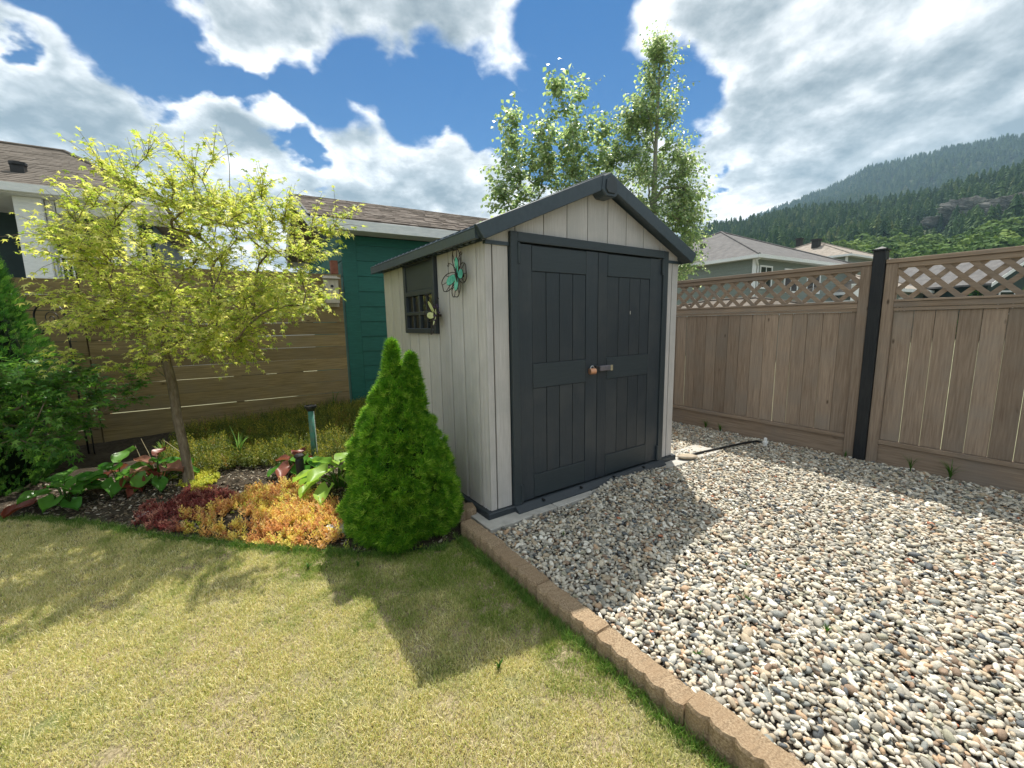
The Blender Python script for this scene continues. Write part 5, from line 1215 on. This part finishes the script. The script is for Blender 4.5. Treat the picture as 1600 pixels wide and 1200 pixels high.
def conifer(seed, n=9, thin=1.):
    r_ = random.Random(seed); c = MB(); rn_ = r_.random()
    for i in range(n):
        t = i/n; z0 = .08+.80*t; rr = (.20*(1-t)**.85+.018)*thin; m = 7; ph = r_.random()*6
        for k in range(m):
            a = ph+2*pi*k/m+r_.uniform(-.2, .2); a2 = a+2*pi/m*.95; q = rr*r_.uniform(.7, 1.25)
            c.add([(0, 0, z0+.18*(1-t*.4)), (q*cos(a), q*sin(a), z0-.03*r_.random()), (q*.8*cos(a2), q*.8*sin(a2), z0+.02)], [(0, 1, 2)])
    c.tube([(0, 0, 0), (0, 0, .3)], .012, 4); return c.mesh('conifer', M['conifer'])
def broad(seed):
    r_ = random.Random(seed); c = MB()
    for i in range(260):
        d = Vector((r_.gauss(0, 1), r_.gauss(0, 1), r_.gauss(0, 1))).normalized(); lump = .75+.35*mnoise.noise(d*2+Vector((seed, 0, 0)))
        p = Vector((d.x*.33*lump, d.y*.33*lump, .55+d.z*.40*lump)); q = d.orthogonal().normalized(); s2 = d.cross(q); s_ = r_.uniform(.035, .07); tl = d*r_.uniform(-.06, .06)
        c.add([p+q*s_+tl, p+s2*s_, p-q*s_-tl, p-s2*s_*.9], [(0, 1, 2, 3)])
    c.tube([(0, 0, 0), (0, 0, .4)], .025, 4); return c.mesh('broadleaf', M['decid'])
cf = [conifer(i, 9, .8+.1*i) for i in range(5)]; bl = [broad(i) for i in range(4)]
P, A, T = hill_pts(near, 26000, .96, .05, .75)
keep = (A > 5) & (A < 75)
cliffm = (vn(A*.55+4.3, T*7+2.1) > .66) & (T > .30) & (T < .86) & (A > 37)
dec = ((T < .30+.10*vn(A*.4, A*0+3)) & (A > 36)) | (vn(A*.8+31, T*9) > .84)
k1 = keep & ~cliffm & ~dec & (rng.random(len(A)) < .80)
def forest(name, lb, P, protos, h0, h1, wid=1.):
    n = len(P); s = rng.uniform(h0, h1, n); ww = s*wid*rng.uniform(.85, 1.2, n); P = P.copy(); P[:, 2] -= .6
    o = scatter(name, protos, P, np.column_stack([np.zeros(n), np.zeros(n), rng.uniform(0, 6.28, n)]), np.column_stack([ww, ww, s])); o['label'] = lb
forest('conifer_forest', 'conifer forest on the near hillside', P[k1], cf, 11, 21, 1.15)
k2 = keep & dec & ~cliffm & (rng.random(len(A)) < .42)
forest('broadleaf_wood', 'light green broadleaf trees at the foot of the hill', P[k2], bl, 7, 12, 1.2)
k3 = keep & cliffm & (rng.random(len(A)) < .10); forest('cliff_trees', 'scattered conifers on the rock outcrops', P[k3], cf, 6, 12, 1.1)
P, A, T = hill_pts(far, 42000, .965, .04, .8); kf = (A > 3) & (A < 75); forest('mountain_forest', 'conifer forest on the far mountain', P[kf], cf, 13, 24, 1.25)
# rock outcrops: craggy lumps set into the slope
def crag(name, label, az, el, r, w_, h_, seed):
    import bmesh
    bm = bmesh.new(); bmesh.ops.create_icosphere(bm, subdivisions=6, radius=1.)
    for v in bm.verts:
        p = v.co.copy(); q = Vector((p.x*2.2+seed, p.y*2.2, p.z*1.6)); k = 1+.40*mnoise.fractal(q, .75, 2.2, 6)+.06*mnoise.noise(q*9)+.08*(mnoise.noise(Vector((q.x*3, q.y*3, q.z*.8)))); v.co = Vector((p.x*w_*k, p.y*w_*.45*k, p.z*h_*k))
    me = bpy.data.meshes.new(name); bm.to_mesh(me); bm.free(); me.materials.append(M['cliff'])
    a, e = radians(az), radians(el); o = link(name, me); o.location = (r*sin(a), r*cos(a), EYE+r*math.tan(e)-h_*.15); o.rotation_euler = (0, .12, -a+.2)
    tag(o, kind='structure'); return o
crag('rock_outcrop', '', 46.6, 9.4, 395, 13, 6, 1.); crag('rock_outcrop', '', 49.6, 8.9, 385, 15, 7, 4.); crag('rock_outcrop', '', 44.6, 8.6, 400, 8, 3.5, 7.); crag('rock_outcrop', '', 40.5, 7.35, 330, 8, 4.5, 9.); crag('rock_outcrop', '', 38.9, 6.7, 300, 8, 4, 12.)
crag('rock_outcrop', '', 54, 9.3, 380, 26, 14, 15.)

hz = MB().box(-1950, 1950, -1950, 1950, -10, 640)
hm = bpy.data.materials.new('haze'); hm.use_nodes = True; ht = NT(hm.node_tree); ht.n.clear()
pvn = ht.node('ShaderNodeVolumePrincipled', {'Color': (.50, .76, 1., 1), 'Density': .00020, 'Anisotropy': .0})
ht.l.new(pvn.outputs[0], ht.node('ShaderNodeOutputMaterial').inputs['Volume'])
tag(part('haze', hz, hm), kind='stuff')
